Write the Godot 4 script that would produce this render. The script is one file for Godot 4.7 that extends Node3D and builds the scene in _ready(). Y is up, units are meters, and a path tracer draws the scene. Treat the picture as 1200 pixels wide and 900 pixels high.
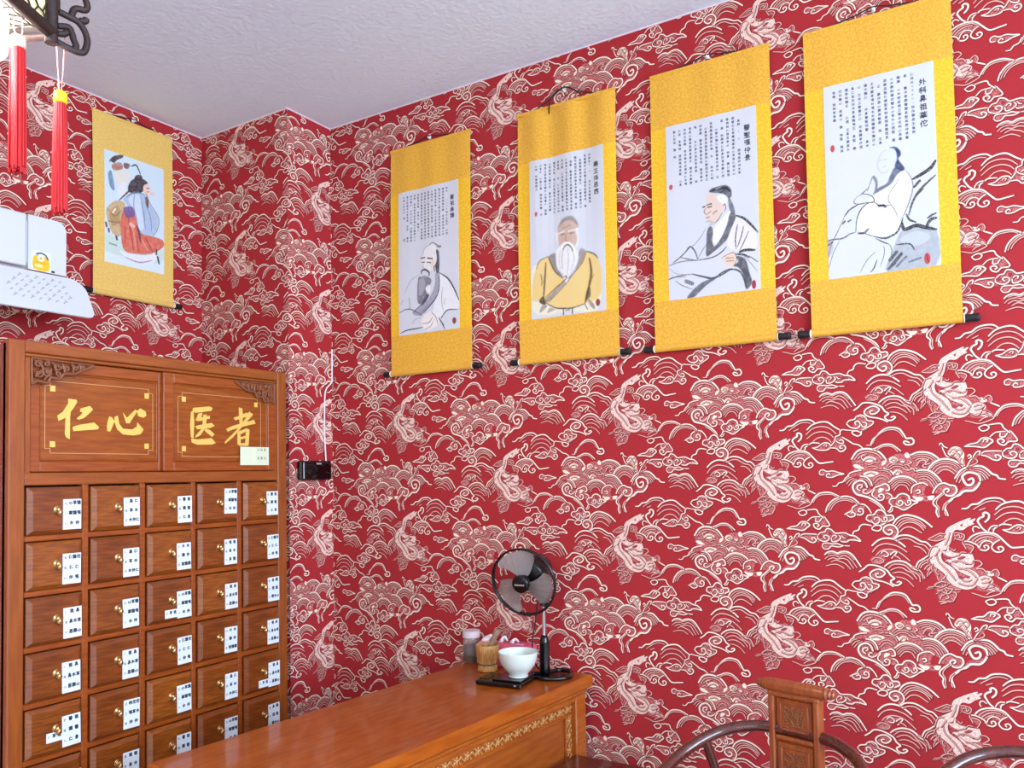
extends Node3D
# A corner of a traditional herbal shop: red printed wallpaper, hanging scrolls, a drawer cabinet and a desk.

const CEIL := 3.18
const XW := 2.8        # scroll wall
const ZW := -3.3       # cabinet wall
var M := {}
var taken := {}
var rng := RandomNumberGenerator.new()

# ------------------------------------------------------------------ 2D ink
class Ink:
	var w: int
	var h: int
	var px: PackedByteArray
	var wrap := false
	var half := 0
	func _init(ww: int, hh: int, c: Color):
		w = ww
		h = hh
		px = PackedByteArray()
		px.resize(w * h * 3)
		var r := int(c.r * 255.0)
		var g := int(c.g * 255.0)
		var b := int(c.b * 255.0)
		for i in w * h:
			px[i * 3] = r
			px[i * 3 + 1] = g
			px[i * 3 + 2] = b
	func dab(x: int, y: int, r: float, g: float, b: float, a: float):
		if wrap:
			while x < 0:
				x += w
				y += half
			while x >= w:
				x -= w
				y -= half
			y = posmod(y, h)
		elif x < 0 or y < 0 or x >= w or y >= h:
			return
		var i := (y * w + x) * 3
		px[i] = int(px[i] + (r - px[i]) * a)
		px[i + 1] = int(px[i + 1] + (g - px[i + 1]) * a)
		px[i + 2] = int(px[i + 2] + (b - px[i + 2]) * a)
	func points(flat: Array) -> PackedVector2Array:
		var o := PackedVector2Array()
		for i in range(0, flat.size() - 1, 2):
			o.append(Vector2(flat[i], flat[i + 1]))
		return o
	func smooth(p: PackedVector2Array, closed := false, n := 4) -> PackedVector2Array:
		var c := p.size()
		if c < 3:
			return p
		var o := PackedVector2Array()
		var last := c if closed else c - 1
		for i in last:
			var a := p[posmod(i - 1, c)] if closed else p[maxi(i - 1, 0)]
			var b := p[i]
			var d := p[(i + 1) % c]
			var e := p[(i + 2) % c] if closed else p[mini(i + 2, c - 1)]
			for k in n:
				o.append(b.cubic_interpolate(d, a, e, float(k) / n))
		if not closed:
			o.append(p[c - 1])
		return o
	# belly > 0 thins both ends like a brush
	func trace(p: PackedVector2Array, width: float, c: Color, alpha := 1.0, belly := 0.0):
		var n := p.size()
		if n < 2:
			return
		var r0 := width * 0.5
		var lo := p[0]
		var hi := p[0]
		for q in p:
			lo = lo.min(q)
			hi = hi.max(q)
		var x0 := int(floor(lo.x - r0 - 1.0))
		var y0 := int(floor(lo.y - r0 - 1.0))
		var bw := int(ceil(hi.x + r0 + 1.0)) - x0 + 1
		var bh := int(ceil(hi.y + r0 + 1.0)) - y0 + 1
		var cov := PackedFloat32Array()
		cov.resize(bw * bh)
		for i in n - 1:
			var a := p[i]
			var b := p[i + 1]
			var t := (i + 0.5) / (n - 1.0)
			var r := r0 * (1.0 - belly + belly * pow(sin(PI * t), 0.6))
			r = maxf(r, 0.35)
			var d := b - a
			var l2 := maxf(d.length_squared(), 0.0001)
			var xa := maxi(int(floor(minf(a.x, b.x) - r - 1.0)) - x0, 0)
			var xb := mini(int(ceil(maxf(a.x, b.x) + r + 1.0)) - x0, bw - 1)
			var ya := maxi(int(floor(minf(a.y, b.y) - r - 1.0)) - y0, 0)
			var yb := mini(int(ceil(maxf(a.y, b.y) + r + 1.0)) - y0, bh - 1)
			for y in range(ya, yb + 1):
				for x in range(xa, xb + 1):
					var qx := x + x0 + 0.5 - a.x
					var qy := y + y0 + 0.5 - a.y
					var s := clampf((qx * d.x + qy * d.y) / l2, 0.0, 1.0)
					qx -= d.x * s
					qy -= d.y * s
					var k := r - sqrt(qx * qx + qy * qy) + 0.5
					if k > 0.0:
						var j := y * bw + x
						if k > cov[j]:
							cov[j] = minf(k, 1.0)
		var cr := c.r * 255.0
		var cg := c.g * 255.0
		var cb := c.b * 255.0
		for y in bh:
			for x in bw:
				var k := cov[y * bw + x]
				if k > 0.0:
					dab(x + x0, y + y0, cr, cg, cb, k * alpha * (clampf(0.9 + 0.9 * grainy.get_noise_2d((x + x0) * 3.0, (y + y0) * 3.0), 0.25, 1.0) if grainy else 1.0))
	func fill(p: PackedVector2Array, c: Color, alpha := 1.0, grain: FastNoiseLite = null, g0 := 0.0, amount := 1.0):
		var lo := p[0]
		var hi := p[0]
		for q in p:
			lo = lo.min(q)
			hi = hi.max(q)
		var n := p.size()
		var cr := c.r * 255.0
		var cg := c.g * 255.0
		var cb := c.b * 255.0
		var bw := int(ceil(hi.x)) - int(floor(lo.x)) + 3
		var ox := int(floor(lo.x)) - 1
		for y in range(int(floor(lo.y)), int(ceil(hi.y)) + 1):
			var cov := PackedFloat32Array()
			cov.resize(bw)
			var any := false
			for sub in 2:
				var yy := y + 0.25 + 0.5 * sub
				var xs: Array[float] = []
				for i in n:
					var a := p[i]
					var b := p[(i + 1) % n]
					if (a.y <= yy) != (b.y <= yy):
						xs.append(a.x + (yy - a.y) / (b.y - a.y) * (b.x - a.x))
				xs.sort()
				for i in range(0, xs.size() - 1, 2):
					any = true
					for x in range(maxi(int(floor(xs[i])), ox), mini(int(ceil(xs[i + 1])), ox + bw - 1) + 1):
						cov[x - ox] += 0.5 * clampf(minf(x + 1.0, xs[i + 1]) - maxf(float(x), xs[i]), 0.0, 1.0)
			if not any:
				continue
			for i in bw:
				if cov[i] > 0.0:
					var al := cov[i] * alpha
					if grain:
						al *= clampf(g0 + amount * grain.get_noise_2d(i + ox, y), 0.0, 1.0)
					dab(i + ox, y, cr, cg, cb, minf(al, 1.0))
	var soft := false
	var grainy: FastNoiseLite
	func wash(hex: String, alpha: float, flat: Array):
		soft = true
		fill(smooth(points(flat), true, 3), Color(hex), alpha, grainy, 0.9, 0.35)
	func stamp(hex: String, alpha: float, flat: Array):
		fill(smooth(points(flat), true, 3), Color(hex), alpha)
	# the washes bleed a little into the paper before the ink lines go on
	func bleed(r: int):
		var o := px.duplicate()
		for pass_ in 2:
			var step := 3 if pass_ == 0 else w * 3
			var count := w if pass_ == 0 else h
			var rows := h if pass_ == 0 else w
			for k in rows:
				var base := k * w * 3 if pass_ == 0 else k * 3
				for c in 3:
					var sum := 0
					for i in range(-r, r + 1):
						sum += px[base + clampi(i, 0, count - 1) * step + c]
					for i in count:
						o[base + i * step + c] = sum / (2 * r + 1)
						sum += px[base + mini(i + r + 1, count - 1) * step + c] - px[base + maxi(i - r, 0) * step + c]
			px = o.duplicate()
	func brush(hex: String, width: float, flat: Array):
		if soft:
			bleed(2)
			soft = false
		trace(smooth(points(flat)), width * 1.35, Color(hex), 0.92, 0.7)
	func line(hex: String, width: float, flat: Array):
		trace(smooth(points(flat)), width, Color(hex), 0.9, 0.0)
	func glyph(strokes: Array, at: Vector2, size: float, width: float, c: Color, alpha := 0.95):
		for s in strokes:
			var p := PackedVector2Array()
			for q in points(s):
				p.append(at + q * size * 0.01)
			trace(p, width, c, alpha, 0.25)
	func texture() -> ImageTexture:
		return ImageTexture.create_from_image(Image.create_from_data(w, h, false, Image.FORMAT_RGB8, px))

# ------------------------------------------------------------------ names and nodes
func numbered(called: String) -> String:
	var k: int = taken.get(called, 0)
	taken[called] = k + 1
	return called if k == 0 else "%s_%03d" % [called, k]

func tag(o: Node, label: String, category: String, group := ""):
	o.set_meta("label", label)
	o.set_meta("category", category)
	if group != "":
		o.set_meta("group", group)
	return o

func thing(called: String, label: String, category: String, at := Vector3.ZERO, turn := 0.0, group := "") -> Node3D:
	var o := Node3D.new()
	o.name = numbered(called)
	add_child(o)
	o.position = at
	o.rotation.y = turn
	tag(o, label, category, group)
	return o

func part(called: String, st: SurfaceTool, m: Material, parent: Node = null) -> MeshInstance3D:
	var o := MeshInstance3D.new()
	o.mesh = st.commit()
	o.mesh.surface_set_material(0, m)
	o.name = called if parent else numbered(called)
	(parent if parent else self).add_child(o, true)
	return o

func again(called: String, mesh: Mesh, parent: Node, at: Vector3, turn := Vector3.ZERO) -> MeshInstance3D:
	var o := MeshInstance3D.new()
	o.mesh = mesh
	o.name = called
	o.position = at
	o.rotation = turn
	parent.add_child(o, true)
	return o

func struct(called: String, st: SurfaceTool, m: Material) -> MeshInstance3D:
	var o := part(called, st, m)
	o.set_meta("kind", "structure")
	return o

func mb() -> SurfaceTool:
	var st := SurfaceTool.new()
	st.begin(Mesh.PRIMITIVE_TRIANGLES)
	return st

# ------------------------------------------------------------------ shapes
func vert(st: SurfaceTool, p: Vector3, n: Vector3, uv := Vector2.ZERO):
	st.set_normal(n)
	st.set_uv(uv)
	st.add_vertex(p)

func tri(st: SurfaceTool, a: Vector3, b: Vector3, c: Vector3, out: Vector3):
	var n := (b - a).cross(c - a)
	if n.length_squared() < 1e-20:
		return
	n = n.normalized()
	if n.dot(out) > 0.0:
		vert(st, a, n)
		vert(st, c, n)
		vert(st, b, n)
	else:
		vert(st, a, -n)
		vert(st, b, -n)
		vert(st, c, -n)

func quad(st: SurfaceTool, a: Vector3, b: Vector3, c: Vector3, d: Vector3, out: Vector3):
	tri(st, a, b, c, out)
	tri(st, a, c, d, out)

# quad with uv: a top left, b top right, c bottom right, d bottom left as seen from outside
func quad_uv(st: SurfaceTool, a: Vector3, b: Vector3, c: Vector3, d: Vector3, ua: Vector2, uc: Vector2):
	var n := (d - a).cross(b - a).normalized()
	var ub := Vector2(uc.x, ua.y)
	var ud := Vector2(ua.x, uc.y)
	vert(st, a, n, ua)
	vert(st, b, n, ub)
	vert(st, c, n, uc)
	vert(st, a, n, ua)
	vert(st, c, n, uc)
	vert(st, d, n, ud)

# box with chamfered edges
func bx(st: SurfaceTool, at: Vector3, size: Vector3, b := 0.0, turn := Basis.IDENTITY):
	var hs := size * 0.5
	b = minf(b, minf(hs.x, minf(hs.y, hs.z)) * 0.9)
	var f := func(s: Vector3, axis: int) -> Vector3:
		var p := Vector3.ZERO
		for k in 3:
			p[k] = s[k] * (hs[k] if k == axis else hs[k] - b)
		return at + turn * p
	for axis in 3:
		var u := (axis + 1) % 3
		var v := (axis + 2) % 3
		for s in [-1.0, 1.0]:
			var c: Array[Vector3] = []
			for q in [[-1, -1], [1, -1], [1, 1], [-1, 1]]:
				var sg := Vector3.ZERO
				sg[axis] = s
				sg[u] = q[0]
				sg[v] = q[1]
				c.append(f.call(sg, axis))
			var out := Vector3.ZERO
			out[axis] = s
			quad(st, c[0], c[1], c[2], c[3], turn * out)
	if b <= 0.0:
		return
	for axis in 3:
		var u := (axis + 1) % 3
		var v := (axis + 2) % 3
		for su in [-1.0, 1.0]:
			for sv in [-1.0, 1.0]:
				var s0 := Vector3.ZERO
				s0[axis] = -1
				s0[u] = su
				s0[v] = sv
				var s1 := s0
				s1[axis] = 1
				var out := Vector3.ZERO
				out[u] = su
				out[v] = sv
				quad(st, f.call(s0, u), f.call(s1, u), f.call(s1, v), f.call(s0, v), turn * out)
	for sx in [-1.0, 1.0]:
		for sy in [-1.0, 1.0]:
			for sz in [-1.0, 1.0]:
				var s := Vector3(sx, sy, sz)
				tri(st, f.call(s, 0), f.call(s, 1), f.call(s, 2), turn * s)

func lathe(st: SurfaceTool, prof: Array, segs: int, xf := Transform3D.IDENTITY):
	var n := prof.size()
	var nor: Array[Vector2] = []
	for i in n:
		var a: Vector2 = prof[maxi(i - 1, 0)]
		var b: Vector2 = prof[mini(i + 1, n - 1)]
		var t := (b - a).normalized()
		nor.append(Vector2(t.y, -t.x))
	for i in n - 1:
		for k in segs:
			var q: Array[Vector3] = []
			var m: Array[Vector3] = []
			for c in [[i, k], [i + 1, k], [i + 1, k + 1], [i, k + 1]]:
				var ang: float = TAU * c[1] / segs
				var p: Vector2 = prof[c[0]]
				var nn: Vector2 = nor[c[0]]
				q.append(xf * Vector3(p.x * cos(ang), p.y, p.x * sin(ang)))
				m.append((xf.basis * Vector3(nn.x * cos(ang), nn.y, nn.x * sin(ang))).normalized())
			for t in [[0, 1, 2], [0, 2, 3]]:
				var g := (q[t[1]] - q[t[0]]).cross(q[t[2]] - q[t[0]])
				if g.length_squared() < 1e-20:
					continue
				var o: Array = t if g.dot(m[t[0]] + m[t[1]] + m[t[2]]) < 0.0 else [t[0], t[2], t[1]]
				for j in o:
					vert(st, q[j], m[j])

func tube(st: SurfaceTool, p: PackedVector3Array, r, sides := 8, cap := true):
	var n := p.size()
	var up := Vector3.UP
	var rings := []
	var dirs := []
	for i in n:
		var t := (p[mini(i + 1, n - 1)] - p[maxi(i - 1, 0)]).normalized()
		var x := t.cross(up)
		if i > 0:
			x = rings[i - 1][0] - t * t.dot(rings[i - 1][0])
		elif x.length() < 0.05:
			x = t.cross(Vector3.RIGHT)
		x = x.normalized()
		rings.append([x, t.cross(x).normalized()])
		dirs.append(t)
	for i in n - 1:
		for k in sides:
			var q := []
			var m := []
			for c in [[i, k], [i + 1, k], [i + 1, k + 1], [i, k + 1]]:
				var ang: float = TAU * c[1] / sides
				var v: Vector3 = rings[c[0]][0] * cos(ang) + rings[c[0]][1] * sin(ang)
				var rr: float = r[c[0]] if r is Array else r
				q.append(p[c[0]] + v * rr)
				m.append(v)
			for t in [[0, 1, 2], [0, 2, 3]]:
				var g: Vector3 = (q[t[1]] - q[t[0]]).cross(q[t[2]] - q[t[0]])
				var o: Array = t if g.dot(m[t[0]]) < 0.0 else [t[0], t[2], t[1]]
				for j in o:
					vert(st, q[j], m[j])
	if cap:
		for e in [0, n - 1]:
			var rr: float = r[e] if r is Array else r
			var out: Vector3 = dirs[e] * (-1.0 if e == 0 else 1.0)
			for k in sides:
				var a0 := TAU * k / sides
				var a1 := TAU * (k + 1) / sides
				tri(st, p[e], p[e] + (rings[e][0] * cos(a0) + rings[e][1] * sin(a0)) * rr, p[e] + (rings[e][0] * cos(a1) + rings[e][1] * sin(a1)) * rr, out)

func curve(p: PackedVector3Array, n := 5) -> PackedVector3Array:
	var o := PackedVector3Array()
	var c := p.size()
	for i in c - 1:
		for k in n:
			o.append(p[i].cubic_interpolate(p[i + 1], p[maxi(i - 1, 0)], p[mini(i + 2, c - 1)], float(k) / n))
	o.append(p[c - 1])
	return o

# extrude a polygon that lies in the xy plane of xf between z0 and z1
func prism(st: SurfaceTool, poly: PackedVector2Array, z0: float, z1: float, xf := Transform3D.IDENTITY):
	var idx := Geometry2D.triangulate_polygon(poly)
	for i in range(0, idx.size(), 3):
		for z in [z0, z1]:
			var out := xf.basis * Vector3(0, 0, -1.0 if z == z0 else 1.0)
			tri(st, xf * Vector3(poly[idx[i]].x, poly[idx[i]].y, z), xf * Vector3(poly[idx[i + 1]].x, poly[idx[i + 1]].y, z), xf * Vector3(poly[idx[i + 2]].x, poly[idx[i + 2]].y, z), out)
	var ccw := not Geometry2D.is_polygon_clockwise(poly)
	for i in poly.size():
		var a := poly[i]
		var b := poly[(i + 1) % poly.size()]
		var d := b - a
		var out2 := Vector2(d.y, -d.x) * (1.0 if ccw else -1.0)
		quad(st, xf * Vector3(a.x, a.y, z0), xf * Vector3(b.x, b.y, z0), xf * Vector3(b.x, b.y, z1), xf * Vector3(a.x, a.y, z1), xf.basis * Vector3(out2.x, out2.y, 0))

func v2(flat: Array, s := 1.0) -> PackedVector2Array:
	var o := PackedVector2Array()
	for i in range(0, flat.size() - 1, 2):
		o.append(Vector2(flat[i], flat[i + 1]) * s)
	return o

# a small carved curl in the xy plane
func curl(at: Vector3, r: float, turns: float, start: float, hand := 1.0, n := 12) -> PackedVector3Array:
	var o := PackedVector3Array()
	for i in n + 1:
		var t := float(i) / n
		var a := start + hand * turns * TAU * t
		o.append(at + Vector3(cos(a), sin(a), 0) * r * (1.0 - 0.8 * t))
	return o

func move(p: PackedVector3Array, xf: Transform3D) -> PackedVector3Array:
	var o := PackedVector3Array()
	for q in p:
		o.append(xf * q)
	return o

# ------------------------------------------------------------------ materials
func mat(c: Color, rough := 0.6, metal := 0.0) -> StandardMaterial3D:
	var m := StandardMaterial3D.new()
	m.albedo_color = c
	m.roughness = rough
	m.metallic = metal
	return m

func noise(seed_: int, freq: float, oct := 4) -> FastNoiseLite:
	var n := FastNoiseLite.new()
	n.seed = seed_
	n.noise_type = FastNoiseLite.TYPE_SIMPLEX_SMOOTH
	n.frequency = freq
	n.fractal_octaves = oct
	return n

func noise_tex(n: FastNoiseLite, cols: Array, size := 512) -> NoiseTexture2D:
	var g := Gradient.new()
	var offs := PackedFloat32Array()
	var cc := PackedColorArray()
	for c in cols:
		offs.append(c[0])
		cc.append(Color(c[1]))
	g.offsets = offs
	g.colors = cc
	var t := NoiseTexture2D.new()
	t.noise = n
	t.width = size
	t.height = size
	t.seamless = true
	t.color_ramp = g
	return t

func wood(dark: String, mid: String, light: String, scale: Vector3, rough: float, coat: float, seed_: int) -> StandardMaterial3D:
	var m := mat(Color.WHITE, rough)
	m.albedo_texture = noise_tex(noise(seed_, 0.02, 5), [[0.2, dark], [0.5, mid], [0.8, light]])
	m.uv1_triplanar = true
	m.uv1_scale = scale
	if coat > 0.0:
		m.clearcoat_enabled = true
		m.clearcoat = coat
		m.clearcoat_roughness = 0.14
	return m

func wallpaper() -> StandardMaterial3D:
	var ink := Ink.new(720, 704, Color("aa2f33"))
	ink.wrap = true
	ink.half = 352
	print_wallpaper(ink)
	# two columns, the second dropped by half a repeat
	var im := Image.create_from_data(720, 704, false, Image.FORMAT_RGB8, ink.px)
	var big := Image.create(1440, 704, false, Image.FORMAT_RGB8)
	big.blit_rect(im, Rect2i(0, 0, 720, 704), Vector2i(0, 0))
	big.blit_rect(im, Rect2i(0, 0, 720, 352), Vector2i(720, 352))
	big.blit_rect(im, Rect2i(0, 352, 720, 352), Vector2i(720, 0))
	var m := mat(Color.WHITE, 0.62)
	m.albedo_texture = ImageTexture.create_from_image(big)
	m.metallic_specular = 0.2
	return m

var ink_now: Ink
var scales: FastNoiseLite
const CREAM := Color("f6e2cd")
const PINK := Color("edb8a8")
const LINE := Color("5c2020")

func q(kind: String, width: float, flat: Array):
	var p := ink_now.points(flat)
	if kind == "h":
		ink_now.fill(ink_now.smooth(p, true, 3), Color("c67a74"), 1.1, scales, 0.64)
	elif kind == "w":
		ink_now.fill(ink_now.smooth(p, true, 3), Color("f3e2c8"))
	elif kind == "b":
		ink_now.fill(ink_now.smooth(p, true, 3), Color("93303a"), 0.85)
	elif kind == "d":
		p = ink_now.smooth(p, true, 3)
		var rim := p.duplicate()
		rim.append(p[0])
		ink_now.trace(rim, 9.0, LINE, 0.45)
		ink_now.fill(p, Color("dfa99b"))
		ink_now.fill(p, Color("f6dcca"), 1.3, scales, 0.42)
		ink_now.trace(rim, 3.5, Color("f2d2c0"), 0.9)
	else:
		p = ink_now.smooth(p)
		var shade := PackedVector2Array()
		for v in p:
			shade.append(v + Vector2(1.0, 1.5))
		ink_now.trace(shade, width + 5.0, LINE, 0.7, 0.15)
		if kind == "t":
			ink_now.trace(p, width, PINK, 0.95, 0.3)
		elif kind == "a":
			ink_now.trace(p, width, Color("f2cdbb"), 1.0, 0.25)
			ink_now.trace(p, width * 0.7, CREAM, 1.0, 0.25)
		else:
			ink_now.trace(p, width, PINK, 1.0, 0.25)
			ink_now.trace(p, width * 0.58, CREAM, 1.0, 0.25)

func print_wallpaper(ink: Ink):
	ink_now = ink
	scales = noise(5, 0.11, 3)
	q("h",0,[658,456,697,424,727,420,756,428,778,449,744,464,707,463,692,471])
	q("h",0,[59,55,81,52,96,41,111,34,129,37,137,50,124,65,88,66])
	q("h",0,[9,54,23,37,41,36,30,53])
	q("h",0,[139,50,158,11,187,12,199,56,181,74])
	q("h",0,[89,167,100,154,118,162,143,160,188,174,142,187,120,188])
	q("h",0,[222,109,248,76,296,67,340,83,362,113,400,92,446,93,485,87,533,95,565,121,531,145,527,167,549,185,567,210,541,238,494,216,461,230,449,194,382,241,362,215,305,229,295,215,255,185,199,191,213,169,231,154])
	q("h",0,[520,159,538,135,567,119,598,118,626,130,647,148,618,179,597,168,572,164,555,178,533,174])
	q("h",0,[619,203,637,168,662,153,689,148,717,151,737,167,751,182,723,208,708,211,682,176,661,176,642,190])
	q("h",0,[593,90,612,67,637,70,652,88,654,109,656,148,641,137,635,123,617,112,599,104])
	q("h",0,[662,151,672,127,685,110,697,93,710,90,706,103,684,134])
	q("h",0,[225,244,224,225,236,210,257,203,278,214,281,233,301,244,290,255,293,281,262,270,238,263])
	q("h",0,[304,244,335,226,365,226,368,244,374,281,343,285,326,290,310,277,300,259])
	q("h",0,[370,299,374,283,394,279,404,266,424,261,443,272,446,285,476,297,445,317,422,330,399,319])
	q("h",0,[273,370,280,355,304,351,318,334,335,332,348,343,354,354,376,354,381,368,347,387,326,398,303,388])
	q("h",0,[453,259,457,234,477,220,510,220,502,267,540,270,523,292,491,290,459,277])
	q("h",0,[339,417,346,402,367,394,386,401,396,419,392,437,374,456,374,427,362,436,349,431])
	q("h",0,[222,318,247,307,268,309,260,348,225,359,193,352])
	q("h",0,[534,259,541,242,557,224,576,217,598,226,622,235,609,267,590,270,575,260])
	q("h",0,[708,211,705,229,680,248,649,251,630,267,612,274,644,239,687,225])
	q("h",0,[287,539,307,529,322,512,353,499,389,511,348,536,337,561,289,558])
	q("h",0,[340,572,358,557,385,547,415,549,434,560,453,577,485,599,472,609,440,586,398,561])
	q("h",0,[287,621,281,606,295,592,319,586,343,598,335,616,304,633])
	q("h",0,[-10,455,6,443,32,441,65,442,99,431,117,417,142,434,188,434,227,447,247,467,191,472,148,471,112,468,94,473,53,479,35,476])
	q("h",0,[657,68,701,54,720,36,757,43,745,61,726,74])
	q("h",0,[87,495,93,482,151,481,180,488,144,495,114,505])
	q("h",0,[64,370,86,364,101,366,114,390,85,403,59,401])
	q("h",0,[233,682,245,630,263,622,287,636,314,652,289,677,268,687])
	q("a",7.3,[639,323,657,321,674,306,697,302,720,285,750,279,776,282,795,297])
	q("t",4.4,[-41,678,-20,663,7,647,33,643,55,649])
	q("t",4.0,[700,329,721,320])
	q("a",7.3,[38,677,62,655,99,644,128,647,156,669,177,683])
	q("t",5.1,[33,699,62,673,99,665,134,674,162,700])
	q("t",5.1,[36,718,68,694,105,688,134,699,149,715])
	q("t",5.1,[60,30,82,12,108,9,129,20,140,33])
	q("k",8.8,[725,417,709,403,698,385,693,373,699,362,714,353,713,343,722,338,733,346,731,363,719,376,726,369])
	q("k",5.8,[678,418,674,408,677,398,687,395,698,403])
	q("k",6.6,[26,64,30,51,45,40,60,32,89,35])
	q("k",5.8,[9,60,15,48,26,39,41,38])
	q("k",6.2,[59,55,81,52,96,41,111,34,129,37,137,50,124,65,88,66,59,55])
	q("t",5.1,[107,49,112,43,121,45,117,52])
	q("k",5.8,[137,50,154,28,158,9,176,1,178,-13,188,-22,205,-19,233,-16])
	q("k",6.2,[137,58,160,60,174,74,188,73,199,60,192,48,178,50,175,59,185,60])
	q("k",5.5,[158,24,168,34,186,41,191,31,183,22,175,27])
	q("k",6.6,[187,12,211,28,231,42,252,48,269,62])
	q("a",7.3,[-67,104,-50,83,-23,70,7,67,36,74,58,96,79,119,93,125,119,122,144,119])
	q("t",4.4,[668,458,689,436,716,427,745,429,763,441])
	q("t",4.4,[679,461,698,444,723,436,745,439])
	q("t",3.6,[688,465,705,452,723,444])
	q("k",6.6,[643,456,662,458,688,471,695,486,714,492,727,483,724,471,712,473,714,481])
	q("k",5.5,[695,482,703,463,719,452,737,456,744,468])
	q("k",6.6,[47,95,28,108,18,127,31,143,49,143,59,132,52,122,40,126,44,134])
	q("k",5.8,[103,177,88,175,87,161,100,154,118,162,143,160,167,168,188,174,164,178,142,187,120,188,115,179,124,171,131,177])
	q("a",8.8,[222,109,241,80,265,67,296,67,327,77,346,94,359,113])
	q("t",4.7,[233,113,251,89,279,79,306,82,329,93,342,112])
	q("t",3.6,[247,110,264,93,285,88])
	q("k",6.6,[312,67,334,58,351,50,375,49,394,57,418,79])
	q("t",4.4,[323,73,347,59,374,57,394,66,407,83])
	q("k",8.0,[300,52,311,26,325,14,343,-6,367,-21,394,-22,417,-14,432,9,442,26,461,26,470,39,464,52,441,53,431,43,438,38,452,44])
	q("t",4.4,[309,45,322,19,346,-2,370,-12,397,-12,416,-1,429,20])
	q("t",4.7,[285,51,304,51])
	q("a",8.0,[457,97,482,87,511,87,536,95,555,110,565,121])
	q("t",3.6,[462,104,485,96,510,96,533,104,551,121])
	q("t",3.6,[465,113,484,104,510,105,532,115,545,128])
	q("t",3.6,[471,122,487,114,507,114,526,124])
	q("a",8.0,[520,159,538,135,567,119,598,118,626,130,647,148])
	q("t",3.6,[526,161,544,140,573,128,598,128,622,138,640,154])
	q("t",3.6,[534,167,550,147,576,136,598,137,619,145,631,161])
	q("t",4.4,[543,172,563,153,588,148,606,156,624,172])
	q("t",4.4,[555,178,572,164,587,162,603,168,616,180])
	q("a",8.0,[473,166,499,161,527,167,549,185,567,210])
	q("t",3.6,[476,175,502,170,527,177,545,194,559,213])
	q("t",3.6,[479,184,501,179,523,185,539,199,552,222])
	q("t",3.6,[481,193,504,188,523,195,535,210,546,229])
	q("t",4.4,[484,202,504,199,521,208,532,224,538,238])
	q("a",8.0,[368,212,390,194,416,187,443,191,462,202,474,213])
	q("t",3.6,[372,221,395,201,419,195,442,199,463,214])
	q("t",3.6,[377,230,398,210,419,204,439,207,456,221])
	q("t",3.6,[380,239,401,217,419,212,437,216,449,230])
	q("t",4.4,[386,248,402,228,419,223,435,230,444,248])
	q("a",6.6,[255,185,279,189,295,207,301,226])
	q("t",3.6,[251,194,275,198,288,213,294,229])
	q("a",6.6,[331,152,354,153,377,164,387,179])
	q("t",3.6,[331,162,352,162,371,171,378,186])
	q("t",3.6,[305,207,319,189,340,182,360,190,370,201])
	q("t",3.6,[312,215,328,198,343,195,356,204])
	q("t",3.6,[364,153,385,137,412,136,434,147,445,158])
	q("t",3.6,[371,159,390,146,411,145,431,154])
	q("t",3.6,[358,149,379,128,399,128])
	q("a",5.8,[199,191,213,171,238,162,259,159])
	q("t",5.1,[269,118,261,99,278,92])
	q("k",5.5,[139,227,155,227,166,214,184,208,195,191,209,184])
	q("t",4.0,[191,208,202,195,220,188])
	q("t",4.0,[198,218,212,201,230,194])
	q("t",4.0,[206,227,221,208,240,197])
	q("w",0,[267,118,281,101,302,100,320,112,298,124])
	q("w",0,[371,115,379,104,396,104,406,117,395,130,380,130])
	q("w",0,[433,93,443,86,452,97,450,109,436,107])
	q("w",0,[342,140,345,124,362,116,356,133])
	q("w",0,[384,172,398,159,414,161,420,172,403,181,390,179])
	q("w",0,[267,174,296,163,330,171,309,185,285,187])
	q("w",0,[227,139,242,151,269,153,266,146,242,132,232,134])
	q("w",0,[412,117,432,122,432,129,418,127])
	q("b",0,[483,144,497,130,509,138,499,155])
	q("t",5.1,[448,122,458,129,444,138,454,151,480,155])
	q("t",5.1,[477,144,490,123,506,120,513,131,499,145,512,152])
	q("t",4.4,[523,116,509,138,528,134])
	q("t",5.1,[424,154,444,162,463,155,469,166])
	q("t",4.4,[310,156,324,152,344,151])
	q("t",3.3,[274,116,285,109,302,108,310,115])
	q("t",3.3,[379,117,386,110,396,113,394,122,385,122])
	q("t",3.3,[392,175,401,165,412,168,410,176])
	q("t",3.3,[279,176,296,170,313,175])
	q("t",3.3,[239,128,253,121,269,125])
	q("t",3.3,[274,129,294,135,315,126,332,130])
	q("t",3.3,[287,144,307,141,328,147])
	q("t",3.3,[405,121,419,114,432,120,428,132])
	q("t",3.3,[428,141,441,138,451,145])
	q("t",3.3,[295,547,307,540,324,545,324,554,307,555])
	q("k",9.5,[348,338,339,318,319,299,293,281,262,270,238,263,225,244,224,225,236,210,257,203,274,214,281,233])
	q("t",5.1,[345,340,332,320,312,303,289,289])
	q("k",5.8,[301,244,290,255,276,261,264,255,268,244,278,242])
	q("k",6.6,[252,248,241,240,243,227,257,222,262,229,255,236])
	q("b",0,[265,220,275,233,273,240,263,233])
	q("k",7.3,[304,244,315,233,335,226,352,219,365,226,368,244,355,248])
	q("k",6.2,[320,279,303,272,300,259,311,244])
	q("k",6.2,[310,277,326,290,343,285,346,268,334,263,325,271,333,277])
	q("w",0,[324,252,331,237,348,241,338,252,327,257])
	q("k",6.2,[358,259,374,266,380,281])
	q("k",7.3,[379,314,367,299,374,283,394,279,404,266,424,261,443,272,446,285,465,292,476,297,458,306,445,317,422,330,399,319,379,314])
	q("k",5.8,[393,303,406,313,419,303,415,291,402,294,406,303])
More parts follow.
